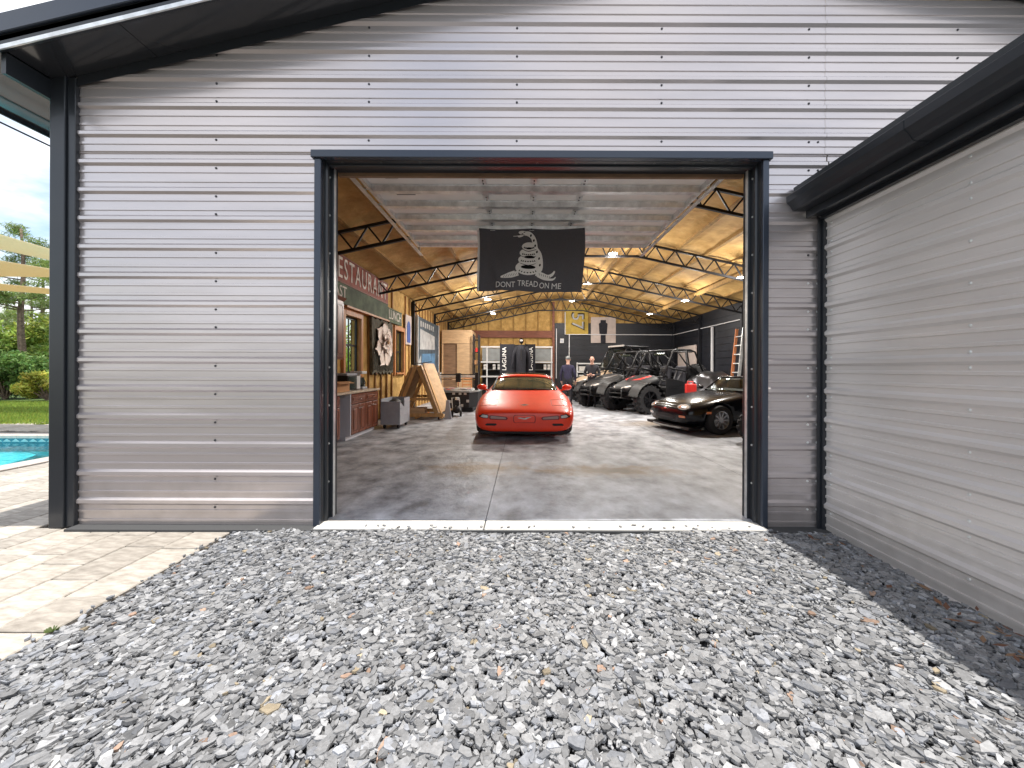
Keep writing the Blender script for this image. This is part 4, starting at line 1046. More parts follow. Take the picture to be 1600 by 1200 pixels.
# ---- grey rolling bin
bn = thing('rolling_bin', 'grey open storage bin on black castors beside the cherry cabinet', 'bin', (-2.85, 8.6, FL))
x0, x1, y0, y1, z0, z1 = -3.08, -2.66, 8.28, 8.98, .12, .68
b = MB(); b.prism([(y0, z0), (y1, z0), (y1, z1), (y0+.30, z1), (y0+.30, z1-.2), (y0, z1-.2+.14)], lambda u, v, w: (w, u, v), x1-.02, x1)
b.prism([(y0, z0), (y1, z0), (y1, z1), (y0, z1)], lambda u, v, w: (w, u, v), x0, x0+.02)
b.box(x0+.02, x1-.02, y0, y0+.02, z0, z1-.06); b.box(x0+.02, x1-.02, y1-.02, y1, z0, z1); b.box(x0+.02, x1-.02, y0+.02, y1-.02, z0, z0+.02)
b.build('tub', 'greyplastic', bn)
for z in (.30, .46): MB().box(x1+.0005, x1+.008, y0+.03, y1-.03, z, z+.018).build('moulded_rib', 'greyplastic', bn)
for xq in (x0+.06, x1-.06):
    for yq in (y0+.08, y1-.08): MB().lathe([(0, -.02), (.042, -.02), (.045, 0), (.042, .02), (0, .02)], 12, (xq, yq, FL+.045), 'x').build('castor', 'black', bn)
b = MB(); b.ell((-2.87, 8.6, .56), .14, .22, .10, 12, 8); b.build('stored_bag', 'black', bn, smooth=True)
# ---- A-frame rack with timber sheets
af = thing('timber_rack', 'wooden A-frame rack on castors holding plywood sheets and boards', 'rack', (-2.72, 10.2, FL))
RX, RY0, RY1, ZB, ZT = -2.72, 9.75, 11.0, .20, 1.38
for yq in (RY0+.05, RY1-.05):
    MB().bar((RX-.50, yq, ZB), (RX-.04, yq, ZT), .09, .04, up=(0, 1, 0)).build('leg', 'pine', af); MB().bar((RX+.50, yq, ZB), (RX+.04, yq, ZT), .09, .04, up=(0, 1, 0)).build('leg', 'pine', af)
    MB().bar((RX-.68, yq, ZB-.045), (RX+.68, yq, ZB-.045), .04, .09).build('base_rail', 'pine', af)
    MB().bar((RX-.35, yq-.03, ZB+.36), (RX+.35, yq-.03, ZB+.36), .02, .07).build('cross_tie', 'pine', af)
for xq in (-.62, 0, .62): MB().bar((RX+xq, RY0, ZB-.11), (RX+xq, RY1, ZB-.11), .07, .04).build('base_runner', 'pine', af)
MB().bar((RX, RY0-.05, ZT+.02), (RX, RY1+.05, ZT+.02), .09, .04).build('ridge_board', 'pine', af)
MB().bar((RX-.02, RY0-.12, ZT+.07), (RX+.25, RY0+.5, ZT+.14), .04, .02).build('clamp_bar', 'black', af)
for xq in (-.55, .55):
    for yq in (RY0+.1, RY1-.1): MB().lathe([(0, -.02), (.035, -.02), (.035, .02), (0, .02)], 10, (RX+xq, yq, FL+.036), 'x').build('castor', 'black', af)
MB().box(RX-.25, RX+.22, RY0-.02, RY0+.25, ZB, ZB+.14).build('offcut_box', 'ply', af)
def leansheet(nm, sd, off, ya, yb, ln_, th_, m, label):
    a0 = Vector((RX+sd*(.54+off), 0, ZB+.002)); d_ = Vector((-sd*.44, 0, 1.18)).normalized(); nn_ = Vector((d_.z*sd, 0, -d_.x*sd)).normalized()
    p0 = a0; p1 = a0+d_*ln_; q0 = p0+nn_*th_; q1 = p1+nn_*th_
    b = MB(); b.prism([(p0.x, p0.z), (q0.x, q0.z), (q1.x, q1.z), (p1.x, p1.z)], lambda u, v, w: (u, w, v), ya, yb)
    o = b.build(nm, m, None); o['label'] = label; o['category'] = 'board'; o['group'] = 'boards stored on the A-frame'
leansheet('plywood_sheet', 1, .0, 9.78, 11.15, 1.30, .02, 'ply', 'large plywood sheet lying innermost on the right side of the A-frame')
leansheet('plywood_sheet', 1, .025, 9.95, 11.2, 1.36, .018, 'ply', 'tallest plywood sheet on the right side of the A-frame')
leansheet('plywood_sheet', 1, .050, 9.98, 11.0, .78, .018, 'ply', 'half height plywood offcut outermost on the right of the A-frame')
leansheet('board', 1, .072, 9.72, 9.86, 1.2, .03, 'pine', 'pine plank leaning at the near end of the A-frame, right side')
leansheet('plywood_sheet', -1, .0, 9.8, 10.9, 1.24, .02, 'ply', 'plywood sheet innermost on the wall side of the A-frame')
leansheet('board', -1, .025, 9.76, 9.92, 1.3, .03, 'pine', 'pine plank leaning against the wall side of the A-frame')
leansheet('board', -1, .058, 9.80, 9.95, 1.12, .03, 'stud', 'brown plank outermost on the wall side of the A-frame')
tag(MB().prism([(-2.05, FL), (-1.86, FL), (-1.93, .52), (-2.0, .52)], lambda u, v, w: (u, w, v), 9.95, 10.0).build('floor_panel', 'greyplastic'), 'pale grey panel standing on the floor right of the A-frame', 'panel')
# ---- small compressor
cp = thing('air_compressor', 'small black wheeled compressor on the floor between rack and cutting table', 'compressor', (-1.9, 10.6, FL))
b = MB(); b.lathe([(0, -.24), (.07, -.23), (.10, -.18), (.10, .18), (.07, .23), (0, .24)], 16, (-1.83, 10.65, .22), 'y'); b.build('tank', 'black', cp, smooth=True)
MB().box(-1.91, -1.76, 10.50, 10.72, .33, .48).build('motor', 'black', cp, bevel=.015); MB().lathe([(0, .48), (.05, .48), (.05, .55), (0, .55)], 12, (-1.83, 10.6, 0)).build('air_filter', 'galv', cp)
for xq in (-1.95, -1.71): MB().lathe([(.02, -.02), (.085, -.02), (.09, 0), (.085, .02), (.02, .02)], 16, (xq, 10.52, FL+.09), 'x').build('wheel', 'rubber', cp)
MB().tube([(-1.93, 10.5, .2), (-1.93, 10.36, .55), (-1.73, 10.36, .55), (-1.73, 10.5, .2)], .012, 8).build('handle', 'galv', cp)
# ---- black cutting table with gantry
ct = thing('cutting_table', 'black machine table with bright gantry rail and cluttered top left of the red car', 'machine', (-1.95, 12.2, FL))
x0, x1, y0, y1 = -2.62, -1.42, 11.55, 13.1
MB().prism([(x0, y0), (x1-.22, y0), (x1, y0+.45), (x1, y1), (x0, y1)], lambda u, v, w: (u, v, w), .16, .62).build('base_cabinet', 'black', ct, bevel=.015)
MB().box(x0+.05, x1-.12, y0+.12, y1-.05, FL, .158).build('plinth', 'black', ct)
MB().prism([(x0-.03, y0-.03), (x1-.2, y0-.03), (x1+.03, y0+.43), (x1+.03, y1+.03), (x0-.03, y1+.03)], lambda u, v, w: (u, v, w), .622, .67).build('table_bed', 'shelfgrey', ct)
for k in range(9): MB().box(x0+.05, x1-.25, y0+.1+k*.16, y0+.12+k*.16, .672, .70).build('bed_slat', 'galv', ct)
for x in (x0-.06, x1-.06): MB().box(x-.05, x+.05, y0+.55, y0+.75, .62, 1.22).build('gantry_upright', 'black' if x > -2 else 'galv', ct)
MB().box(x0-.01, x1-.11, y0+.58, y0+.72, 1.06, 1.13).build('gantry_beam', 'galv', ct); MB().box(x0-.01, x1-.11, y0+.60, y0+.66, .985, 1.01).build('gantry_rail', 'chrome', ct)
MB().box(x0-.01, x1-.11, y0+.56, y0+.575, 1.14, 1.175).build('cable_tray', 'black', ct)
MB().box(-2.12, -1.98, y0+.45, y0+.575, .92, 1.2).build('tool_head', 'black', ct); MB().tube([(-2.05, y0+.5, .92), (-2.05, y0+.5, .75)], .02, 8).build('torch', 'chrome', ct)
for (px_, py_) in ((719, 615), (727, 615), (713.5, 634), (722, 634), (731, 627), (733, 617), (709, 615), (704, 628)):
    p = at(px_, py_, y0-.0); s_ = .04
    if p.x < x1-.24 and p.z > .18 and p.z < .6: MB().box(p.x-s_, p.x+s_, y0-.004, y0-.001, p.z-s_, p.z+s_).build('sticker', 'paper', ct)
for k in range(14):
    xq, yq = random.uniform(x0+.1, x1-.3), random.uniform(y0+.02, y0+.5); rzq = random.uniform(0, 3)
    c, s_ = math.cos(rzq), math.sin(rzq); l_, w_ = random.uniform(.08, .2), random.uniform(.04, .09); zq_ = .702+.004*k
    o = MB().prism([(xq+u*c-v*s_, yq+u*s_+v*c) for u, v in ((-l_, -w_), (l_, -w_), (l_, w_), (-l_, w_))], lambda u, v, w: (u, v, w), zq_, zq_+.0035).build('paper_scrap', ('paper', 'redplastic', 'paper', 'carton', 'galv')[k % 5], None)
    tag(o, ('white paper', 'red plastic', 'white paper', 'brown card', 'bright metal')[k % 5]+' scrap lying on the black machine table', 'scrap', ('white paper', 'red plastic', 'white paper', 'brown card', 'bright metal')[k % 5]+' scraps on the machine table')
# ---- tall plywood enclosure at the back
pb = thing('plywood_enclosure', 'tall plywood enclosure with dark doorway in the back left corner', 'enclosure', (-2.9, 17.2, FL))
xa, xb, yf = -3.60, -2.28, 16.9
MB().box(xa, xb, yf, yf+.03, 2.46, 3.05).build('upper_panel', 'ply', pb); MB().box(-2.93, xb, yf, yf+.03, FL, 2.45).build('front_panel', 'ply', pb)
MB().box(xa, xa+.06, yf+.001, yf+1.5, FL, 3.04).build('side_panel', 'ply', pb); MB().box(xb-.03, xb, yf+.031, yf+1.5, FL, 3.04).build('side_panel', 'ply', pb); MB().box(xa+.06, xb-.03, yf+1.4, yf+1.43, FL, 3.04).build('rear_panel', 'plydark', pb)
MB().box(xa+.065, -2.94, yf+.05, yf+.08, FL, 2.45).build('dark_door', 'plydark', pb)
# small wooden chair in front of it
ch = thing('wooden_chair', 'small orange-brown wooden chair in front of the plywood enclosure', 'chair', (-2.35, 15.8, FL))
for (xq, yq, h_) in ((-.19, -.18, .45), (.19, -.18, .45), (-.19, .18, .95), (.19, .18, .95)): MB().bar((xq, yq, 0), (xq, yq*1.05, h_), .035, .035).build('leg', 'casing', ch, world=False)
MB().box(-.22, .22, -.22, .2, .452, .48).build('seat', 'casing', ch, world=False)
for z in (.62, .76, .9): MB().box(-.17, .17, .175, .195, z, z+.06).build('back_slat', 'casing', ch, world=False)
# black shelving tower beside the enclosure
sh = thing('steel_shelf', 'narrow black steel shelf tower beside the plywood enclosure', 'shelf', (-2.1, 17.0, FL))
for xq in (-2.20, -1.98):
    for yq in (16.8, 17.3): MB().box(xq-.025, xq+.025, yq-.025, yq+.025, FL, 2.85).build('upright', 'steel', sh)
for z in (.4, .95, 1.5, 2.05, 2.6): MB().box(-2.17, -2.01, 16.83, 17.27, z, z+.03).build('shelf_board', 'steel', sh)
for k, (z, m_) in enumerate(((.98, 'paper'), (1.53, 'paper'), (2.08, 'redplastic'), (1.53, 'carton'), (.43, 'galv'))):
    tag(MB().box(-2.15, -2.03, 16.86+.13*(k % 3), 16.96+.13*(k % 3), z+.001, z+.14+.02*k).build('small_carton', m_, None, bevel=.004), ('white carton on the second', 'white carton on the third', 'red box on the fourth', 'brown carton on the third', 'metal tin on the lowest')[k]+' shelf of the narrow black tower', 'box')
# ---- white pallet rack along the back wall
pr = thing('storage_rack', 'white framed storage rack with grey panels along the back wall', 'rack', (-.3, 18.2, FL))
for x in (-1.72, -.1, 1.32): MB().box(x-.03, x+.03, 18.05, 18.12, FL, 2.38).build('upright', 'white', pr)
for z in (2.34, 1.63, .95): MB().box(-2.0, 1.36, 18.0, 18.045, z, z+.07).build('rail', 'white', pr)
for a0, a1 in ((-1.95, -1.76), (-1.68, -.14), (-.06, 1.28)):
    MB().box(a0, a1, 18.06, 18.09, 1.72, 2.32).build('panel', 'shelfgrey', pr); MB().box(a0, a1, 18.06, 18.5, .96, .985).build('shelf_board', 'shelfgrey', pr); MB().box(a0, a1, 18.06, 18.5, 1.30, 1.315).build('shelf_board', 'shelfgrey', pr)
MB().box(-1.99, 1.35, 18.52, 18.55, FL, 1.62).build('rear_panel', 'steel', pr)
k = 0
for z in (1.318, 1.455):
    for x in (-1.88, -1.45, -1.22, -1.02, -.82, -.60, -.45, .15, .95, 1.13):
        tag(MB().box(x, x+.13, 18.07, 18.25, z, z+.115).build('white_box', 'paper', None, bevel=.004), 'small white box, %s from the left in the %s row on the white rack' % (('first', 'second', 'third', 'fourth', 'fifth', 'sixth', 'seventh', 'eighth', 'ninth', 'tenth')[k % 10], 'lower' if k < 10 else 'upper'), 'box', 'white boxes on the back rack'); k += 1
pr2 = thing('storage_rack', 'low white rack with pale drawers behind the people', 'rack', (3.1, 18.2, FL))
for z in (1.58, 1.18, .78, .40): MB().box(2.5, 3.75, 18.05, 18.1, z, z+.06).build('rail', 'white', pr2)
for x in (2.53, 3.72): MB().box(x-.03, x+.03, 18.101, 18.16, FL, 1.66).build('upright', 'white', pr2)
for z in (1.26, .86, .48):
    for k in range(3): MB().box(2.62+k*.36, 2.92+k*.36, 18.07, 18.4, z, z+.22).build('drawer', 'paper' if z > .5 else 'board', pr2)
# ---- black banners and hanging suit
def banner(x0, x1, label, txt_x, flip):
    t = thing('feather_banner', label, 'banner', ((x0+x1)/2, 17.3, FL), 0, 'black banners before the rack')
    b = MB(); n = 10
    for k in (0, 1):
        for i in range(n+1):
            for z in np.linspace(.75, 2.46, 8): b.v.append((x0+(x1-x0)*i/n, 17.3+.02*math.sin(i*.9+z)+k*.004, z))
    for k in (0, 1):
        for i in range(n):
            for j in range(7): a0 = k*(n+1)*8+i*8+j; b.f.append((a0, a0+1, a0+9, a0+8))
    b.build('cloth', 'cloth', t); MB().tube([(x0+.02, 17.33, FL), (x0+.02, 17.33, 2.5)], .012, 8).build('pole', 'steel', t); MB().box(x0-.05, x0+.35, 17.2, 17.45, FL, FL+.02).build('foot', 'steel', t)
    lettering('LAGUNA', .26, (txt_x, 17.265, 1.80), Z, nX, nY, 'flagw', t, extrude=.002)
banner(-1.07, -.40, 'black LAGUNA banner at the left before the white rack', -.86, False)
banner(.06, .53, 'black LAGUNA banner at the right before the white rack', .34, False)
su = thing('hanging_suit', 'black riding suit hanging on a stand between the banners', 'suit', (-.1, 17.0, FL))
b = MB(); b.tube([(-.1, 17.05, FL), (-.1, 17.05, 2.5)], .015, 8); b.tube([(-.36, 17.05, 2.36), (.18, 17.05, 2.36)], .015, 8); b.build('stand', 'steel', su)
b = MB(); b.tube([(-.1, 17, .75), (-.1, 17, 1.2), (-.1, 17, 1.7), (-.1, 17, 2.15), (-.1, 17, 2.36), (-.1, 17, 2.42)], [.16, .19, .2, .24, .16, .07], 14); b.build('torso', 'cloth', su, smooth=True)
for sx in (-1, 1):
    b = MB(); b.tube([(-.1+sx*.18, 17, 2.32), (-.1+sx*.33, 17, 1.98), (-.1+sx*.38, 17, 1.6), (-.1+sx*.37, 16.97, 1.35)], [.09, .08, .065, .05], 10); b.build('sleeve', 'cloth', su, smooth=True)
MB().ell((-.1, 16.98, 2.58), .10, .12, .13).build('helmet', 'gloss', su, smooth=True); MB().ell((-.1, 16.89, 2.59), .07, .05, .05).build('visor', 'lens', su, smooth=True)
MB().box(-.135, -.065, 16.74, 16.76, 1.75, 2.2).build('chest_panel', 'rim', su)
MB().box(-.44, .08, 17.36, 17.38, 1.0, 2.44).build('backdrop_cloth', 'cloth', su)
# ---- gold banner and board on the back wall
gbn = thing('number_banner', 'gold banner with a large outlined 57 turned on its side', 'banner', (2.5, 18.58, 3.0))
b = MB(); n = 12
for k in (0, 1):
    for i in range(n+1):
        for j in range(n+1): u, v = i/n, j/n; b.v.append((2.0+1.12*u, 18.56+.02*math.sin(u*7+v*2)+k*.004, 3.03+1.30*v-.06*(v == 1)*math.sin(u*3.14)))
for k in (0, 1):
    for i in range(n):
        for j in range(n): a0 = k*(n+1)**2+i*(n+1)+j; b.f.append((a0, a0+1, a0+n+2, a0+n+1))
b.build('cloth', 'gold', gbn)
lettering('57', .92, (2.58, 18.528, 3.68), nZ, X, nY, 'flagk', gbn, extrude=.002); lettering('57', .80, (2.58, 18.52, 3.67), nZ, X, nY, 'postergrey', gbn, extrude=.002)
bd = thing('target_board', 'pale board with a dark silhouette on the black back wall', 'board', (3.85, 18.55, 2.6))
MB().box(3.25, 4.45, 18.55, 18.58, 2.62, 3.86).build('sheet', 'board', bd)
MB().prism([(3.72, 2.62), (3.96, 2.62), (3.96, 3.05), (4.02, 3.05), (4.05, 3.55), (3.97, 3.6), (3.97, 3.72), (3.71, 3.72), (3.71, 3.6), (3.63, 3.55), (3.66, 3.05), (3.72, 3.05)], lambda u, v, w: (u, w, v), 18.535, 18.549).build('silhouette', 'cloth', bd)
cdt = thing('wall_conduit', 'white electrical conduit running along the black back and right walls', 'conduit', (4, 18.5, 2.9))
b = MB(); b.tube([(2.0, 18.54, 4.1), (2.0, 18.54, 3.02), (2.3, 18.54, 3.02), (7.2, 18.54, 3.02), (7.24, 18.4, 3.02), (7.24, 15, 3.02), (7.24, 11.5, 3.02)], .02, 8); b.build('horizontal_run', 'conduit', cdt)
for x in (2.2, 1.58): b = MB(); b.tube([(x, 18.53, 3.0 if x > 2 else 3.3), (x, 18.53, 1.55 if x > 2 else .9)], .022, 8); b.build('drop', 'conduit', cdt)
b = MB(); b.box(7.19, 7.25, 14.67, 14.75, .9, 2.98); b.build('drop', 'conduit', cdt)
eb = thing('electrical_box', 'small white electrical box on the black back wall', 'electrical box', (1.85, 18.55, 2.7))
MB().box(1.76, 1.94, 18.54, 18.60, 2.60, 2.82).build('housing', 'white', eb, bevel=.008); MB().box(1.79, 1.91, 18.532, 18.539, 2.65, 2.77).build('cover', 'greyplastic', eb)
wb_ = thing('wall_board', 'plain pale pink board standing on the right wall behind the vehicles', 'board', (7.2, 16.8, 1.3))
MB().box(7.19, 7.22, 16.0, 17.9, 1.30, 2.38).build('sheet', 'board', wb_)
ld = thing('ladder', 'orange and aluminium ladder leaning on the right wall', 'ladder', (7.0, 12.8, FL))
for yq, m_ in ((12.58, 'galv'), (13.0, 'orange')): MB().bar((6.95, yq, FL), (7.22, yq, 2.72), .09, .035, up=(0, 1, 0)).build('rail', m_, ld)
for k in range(8): MB().tube([(6.97+.03*k, 12.6, .35+k*.3), (6.97+.03*k, 12.98, .35+k*.3)], .018, 8).build('rung', 'galv', ld)
# ================================================================== vehicles
def loft(stations, name, m, parent, sub=2, cut=None):
    """stations: (y, [(x,z)...] from the lower centre round the right side to the upper centre)"""
    b = MB(); rings = []
    for y, pr in stations:
        full = [(x, z) for x, z in pr]+[(-x, z) for x, z in pr[::-1] if x > 1e-6]
        rings.append([len(b.v)+i for i in range(len(full))]); b.v += [(x, y, z) for x, z in full]
    n = len(rings[0])
    for r0, r1 in zip(rings[:-1], rings[1:]):
        for k in range(n): b.f.append((r0[k], r0[(k+1) % n], r1[(k+1) % n], r1[k]))
    b.f.append(tuple(rings[0][::-1])); b.f.append(tuple(rings[-1]))
    o = b.build(name, m, parent, world=False, smooth=True)
    if sub:
        md = o.modifiers.new('s', 'SUBSURF'); md.levels = sub; md.render_levels = sub
    tmp = []
    for (c, r, w_) in (cut or []):
        co = MB().lathe([(0, -w_), (r, -w_), (r, w_), (0, w_)], 28, c, 'x').build('cutter', None, None, world=False); co.parent = parent
        md = o.modifiers.new('b', 'BOOLEAN'); md.object = co; md.operation = 'DIFFERENCE'; tmp.append(co)
    applied(o)
    for co in tmp: bpy.data.objects.remove(co)
    o.data.materials.clear(); o.data.materials.append(M[m]); o.data.shade_smooth()
    return o
def bvh_of(o): return BVHTree.FromPolygons([tuple(v.co) for v in o.data.vertices], [tuple(p.vertices) for p in o.data.polygons])
def decal(tree, outline, name, m, parent, off=.004, top=False):
    """a thin piece that follows the body surface, seen from the nose (or from above)"""
    cx_ = sum(p[0] for p in outline)/len(outline); cz_ = sum(p[1] for p in outline)/len(outline)
    b = MB(); n = len(outline); lv_ = [1, .75, .5, .25]; last = 0.
    def hit(u, v):
        o_, d_ = (Vector((u, v, 5)), Vector((0, 0, -1))) if top else (Vector((u, -5, v)), Vector((0, 1, 0)))
        h = tree.ray_cast(o_, d_)
        if h[0] is None: return None
        return h[0]-d_*off
    c0 = hit(cx_, cz_)
    for s_ in lv_:
        for u, v in outline:
            h = hit(cx_+(u-cx_)*s_, cz_+(v-cz_)*s_) or c0; b.v.append(tuple(h))
    b.v.append(tuple(c0))
    for l in range(3):
        for k in range(n): b.f.append((l*n+k, l*n+(k+1) % n, (l+1)*n+(k+1) % n, (l+1)*n+k))
    for k in range(n): b.f.append((3*n+k, 3*n+(k+1) % n, 4*n))
    return b.build(name, m, parent, world=False, smooth=True)
def rrect(x0, x1, z0, z1, r, n=4):
    pts = []
    for cx_, cz_, a0 in ((x1-r, z1-r, 0), (x0+r, z1-r, 90), (x0+r, z0+r, 180), (x1-r, z0+r, 270)):
        for k in range(n+1): t = R(a0+90*k/n); pts.append((cx_+r*math.cos(t), cz_+r*math.sin(t)))
    return pts
def oval(cx_, cz_, rx, rz, n=20, rot=0): 
    return [(cx_+rx*math.cos(t)*math.cos(rot)-rz*math.sin(t)*math.sin(rot), cz_+rx*math.cos(t)*math.sin(rot)+rz*math.sin(t)*math.cos(rot)) for t in np.linspace(0, 2*math.pi, n, endpoint=False)]
def wheel(parent, x, y, r, w, rim_m='rim', spokes=10, lugs=False, steer=0):
    sd = 1 if x > 0 else -1
    pr_ = [(r*.62, -w*.5), (r*.9, -w*.5), (r*.985, -w*.38), (r, -w*.2), (r, w*.2), (r*.985, w*.38), (r*.9, w*.5), (r*.62, w*.5)]
    b = MB().lathe(pr_, 32, axis='x')
    if lugs:
        for k in range(18):
            t = 2*math.pi*k/18
            for q in (-1, 1):
                t2 = t+q*.09; c, s_ = math.cos(t2), math.sin(t2)
                b.bar((q*w*.08, c*r*1.0, s_*r*1.0), (q*w*.5, c*r*.97, s_*r*.97), .05, .05, up=(0, c, s_))
    ty_ = b.build('wheel', 'rubber', parent, world=False, smooth=not lugs)
    ty_.location = (x, y, r); ty_.rotation_euler = (0, 0, steer)
    rb = MB(); o_ = sd*w*.40
    rb.lathe([(r*.63, -w*.44), (r*.66, sd*w*.46), (r*.58, sd*w*.42), (r*.57, -sd*w*.3)], 28, axis='x')
    for k in range(spokes):
        t = 2*math.pi*k/spokes; rb.bar((o_*.8, math.cos(t)*r*.1, math.sin(t)*r*.1), (o_, math.cos(t)*r*.6, math.sin(t)*r*.6), r*.07, .03, up=(1, 0, 0))
    rb.lathe([(0, o_), (r*.14, o_), (r*.15, o_*.7)], 14, axis='x'); rb.lathe([(0, -sd*w*.1), (r*.56, -sd*w*.1)], 24, axis='x')
    rb.build('rim', rim_m, ty_, world=False)
    return ty_

# ---------------------------------------------------------------- red sports car
rc = thing('sports_car', 'low red sports car parked facing out in the middle of the garage', 'car', (.02, 6.98, FL))
F = lambda *p: list(p)
st_ = [
 (0.00, F((.25, .18), (.62, .18), (.76, .24), (.80, .33), (.79, .43), (.70, .475), (.34, .49), (0, .495))),
 (0.03, F((.30, .155), (.72, .155), (.85, .24), (.885, .35), (.875, .47), (.77, .525), (.36, .535), (0, .54))),
 (0.20, F((.35, .145), (.80, .145), (.91, .26), (.93, .39), (.92, .53), (.82, .595), (.40, .60), (0, .605))),
 (0.50, F((.4, .145), (.86, .145), (.94, .29), (.955, .44), (.945, .605), (.84, .685), (.42, .672), (0, .675))),
 (0.95, F((.4, .16), (.88, .16), (.95, .32), (.962, .50), (.95, .69), (.85, .775), (.44, .745), (0, .748))),
 (1.45, F((.4, .16), (.87, .16), (.935, .34), (.942, .55), (.92, .75), (.82, .82), (.44, .812), (0, .815))),
 (1.85, F((.4, .16), (.87, .16), (.92, .36), (.93, .59), (.895, .77), (.79, .835), (.42, .85), (0, .855))),
 (2.8, F((.4, .17), (.88, .17), (.93, .40), (.94, .64), (.90, .82), (.76, .88), (.4, .90), (0, .905))),
 (3.6, F((.4, .17), (.90, .17), (.95, .42), (.955, .66), (.92, .86), (.78, .92), (.4, .94), (0, .945))),
 (4.3, F((.4, .30), (.86, .32), (.92, .50), (.92, .70), (.88, .87), (.75, .915), (.4, .925), (0, .93))),
 (4.55, F((.4, .40), (.80, .42), (.85, .54), (.85, .70), (.80, .84), (.7, .87), (.4, .88), (0, .885)))]
body = loft(st_, 'body', 'red', rc, 2, [((.95, .95, .33), .355, .22), ((-.95, .95, .33), .355, .22), ((.95, 3.6, .34), .37, .24), ((-.95, 3.6, .34), .37, .24)])
for sx in (-1, 1): wheel(rc, sx*.835, .95, .325, .25, 'rimsilver', 5); wheel(rc, sx*.80, 3.6, .335, .28, 'rimsilver', 5)
T = bvh_of(body)
gst = [(1.62, F((.3, .76), (.74, .74), (.745, .79), (.73, .815), (.60, .835), (.35, .85), (.18, .855), (0, .858))),
       (1.95, F((.3, .8), (.77, .8), (.775, .86), (.735, .93), (.61, .965), (.36, .985), (.18, .99), (0, .992))),
       (2.35, F((.3, .8), (.78, .82), (.775, .90), (.69, 1.06), (.585, 1.115), (.36, 1.138), (.18, 1.143), (0, 1.145))),
       (2.65, F((.3, .8), (.78, .84), (.775, .92), (.675, 1.11), (.57, 1.165), (.36, 1.188), (.18, 1.193), (0, 1.195))),
       (3.1, F((.3, .8), (.78, .86), (.77, .93), (.665, 1.11), (.56, 1.165), (.35, 1.185), (.18, 1.19), (0, 1.19))),
       (3.7, F((.3, .8), (.74, .88), (.73, .93), (.62, 1.03), (.52, 1.08), (.33, 1.10), (.17, 1.105), (0, 1.105))),
       (4.25, F((.3, .85), (.62, .90), (.6, .92), (.52, .935), (.42, .945), (.28, .95), (.14, .952), (0, .952)))]
gh = loft(gst, 'cabin_glass', 'glass', rc, 2); TG = bvh_of(gh)
# header, A pillars, roof panel laid over the glass
def strip(y0, y1, w0, w1, nm, m, off):
    b = MB(); n = 18
    for y, w_ in ((y0, w0), ((y0+y1)/2, (w0+w1)/2), (y1, w1)):
        for i in range(n+1):
            u = -w_+2*w_*i/n; h = TG.ray_cast(Vector((u, y, 3)), Vector((0, 0, -1)))[0]; b.v.append((u, y, (h.z if h else 1)+off))
    for r_ in range(2):
        for i in range(n): b.f.append((r_*(n+1)+i, r_*(n+1)+i+1, (r_+1)*(n+1)+i+1, (r_+1)*(n+1)+i))
    o = b.build(nm, m, rc, world=False, smooth=True); sm = o.modifiers.new('t', 'SOLIDIFY'); sm.thickness = .02; sm.offset = 0; return o
strip(2.30, 2.46, .64, .63, 'windscreen_header', 'red', .012); strip(2.47, 3.15, .62, .60, 'roof_panel', 'gloss', .012)
for sx in (-1, 1):
    b = MB(); pts = []
    for t in np.linspace(0, 1, 8):
        y = 1.66+(2.42-1.66)*t; x = sx*(.735-.06*t); h = TG.ray_cast(Vector((x*.965, y, 3)), Vector((0, 0, -1)))[0]; pts.append((x*.965, y, (h.z if h else .8+.3*t)+.006))
    b.tube(pts, .018, 8); b.build('pillar', 'black', rc, world=False, smooth=True)
    # mirrors
    b = MB(); b.ell((sx*.99, 1.98, .885), .115, .09, .068, 16, 10); mo = b.build('mirror', 'red', rc, world=False, smooth=True)
    MB().bar((sx*.84, 1.95, .81), (sx*.95, 1.97, .85), .05, .04).build('mirror_arm', 'red', mo, world=False)
    MB().ell((sx*.99, 2.045, .885), .095, .035, .055, 14, 8).build('mirror_glass', 'glass', mo, world=False, smooth=True)
    # nose details
    decal(T, [(sx*p, q) for p, q in ((.30, .405), (.33, .375), (.62, .385), (.64, .40), (.64, .455), (.60, .462), (.33, .435))], 'lamp_recess', 'reddark', rc, .003)
    decal(T, [(sx*p, q) for p, q in ((.33, .405), (.345, .39), (.60, .398), (.617, .41), (.617, .442), (.59, .448), (.345, .425))], 'driving_lamp', 'lenspink', rc, .007)
    decal(T, [(sx*p, q) for p, q in ((.655, .405), (.76, .41), (.83, .43), (.835, .46), (.76, .49), (.655, .468))], 'lamp_surround', 'black', rc, .003)
    decal(T, [(sx*p, q) for p, q in ((.67, .415), (.75, .42), (.80, .438), (.76, .475), (.67, .456))], 'turn_signal', 'lens', rc, .008)
    decal(T, [(sx*p, q) for p, q in ((.50, .29), (.54, .27), (.70, .275), (.72, .29), (.68, .315), (.52, .315))], 'air_duct', 'black', rc, .003)
    # pop-up headlamp cover seam
    for (q0, q1) in (((.52, .28), (.83, .30)), ((.52, .62), (.80, .66)), ((.52, .28), (.52, .62)), ((.83, .30), (.80, .66))):
        b = MB(); pts = []
        for t in np.linspace(0, 1, 8):
            u, v = q0[0]+(q1[0]-q0[0])*t, q0[1]+(q1[1]-q0[1])*t; h = T.ray_cast(Vector((sx*u, v, 3)), Vector((0, 0, -1)))[0]
            if h: pts.append((h.x, h.y, h.z+.0005))
        if len(pts) > 2: b.tube(pts, .0028, 5); b.build('panel_seam', 'reddark', rc, world=False)
    MB().ell((sx*.45, 1.72, .842), .055, .02, .01, 10, 6).build('washer_jet', 'black', rc, world=False)
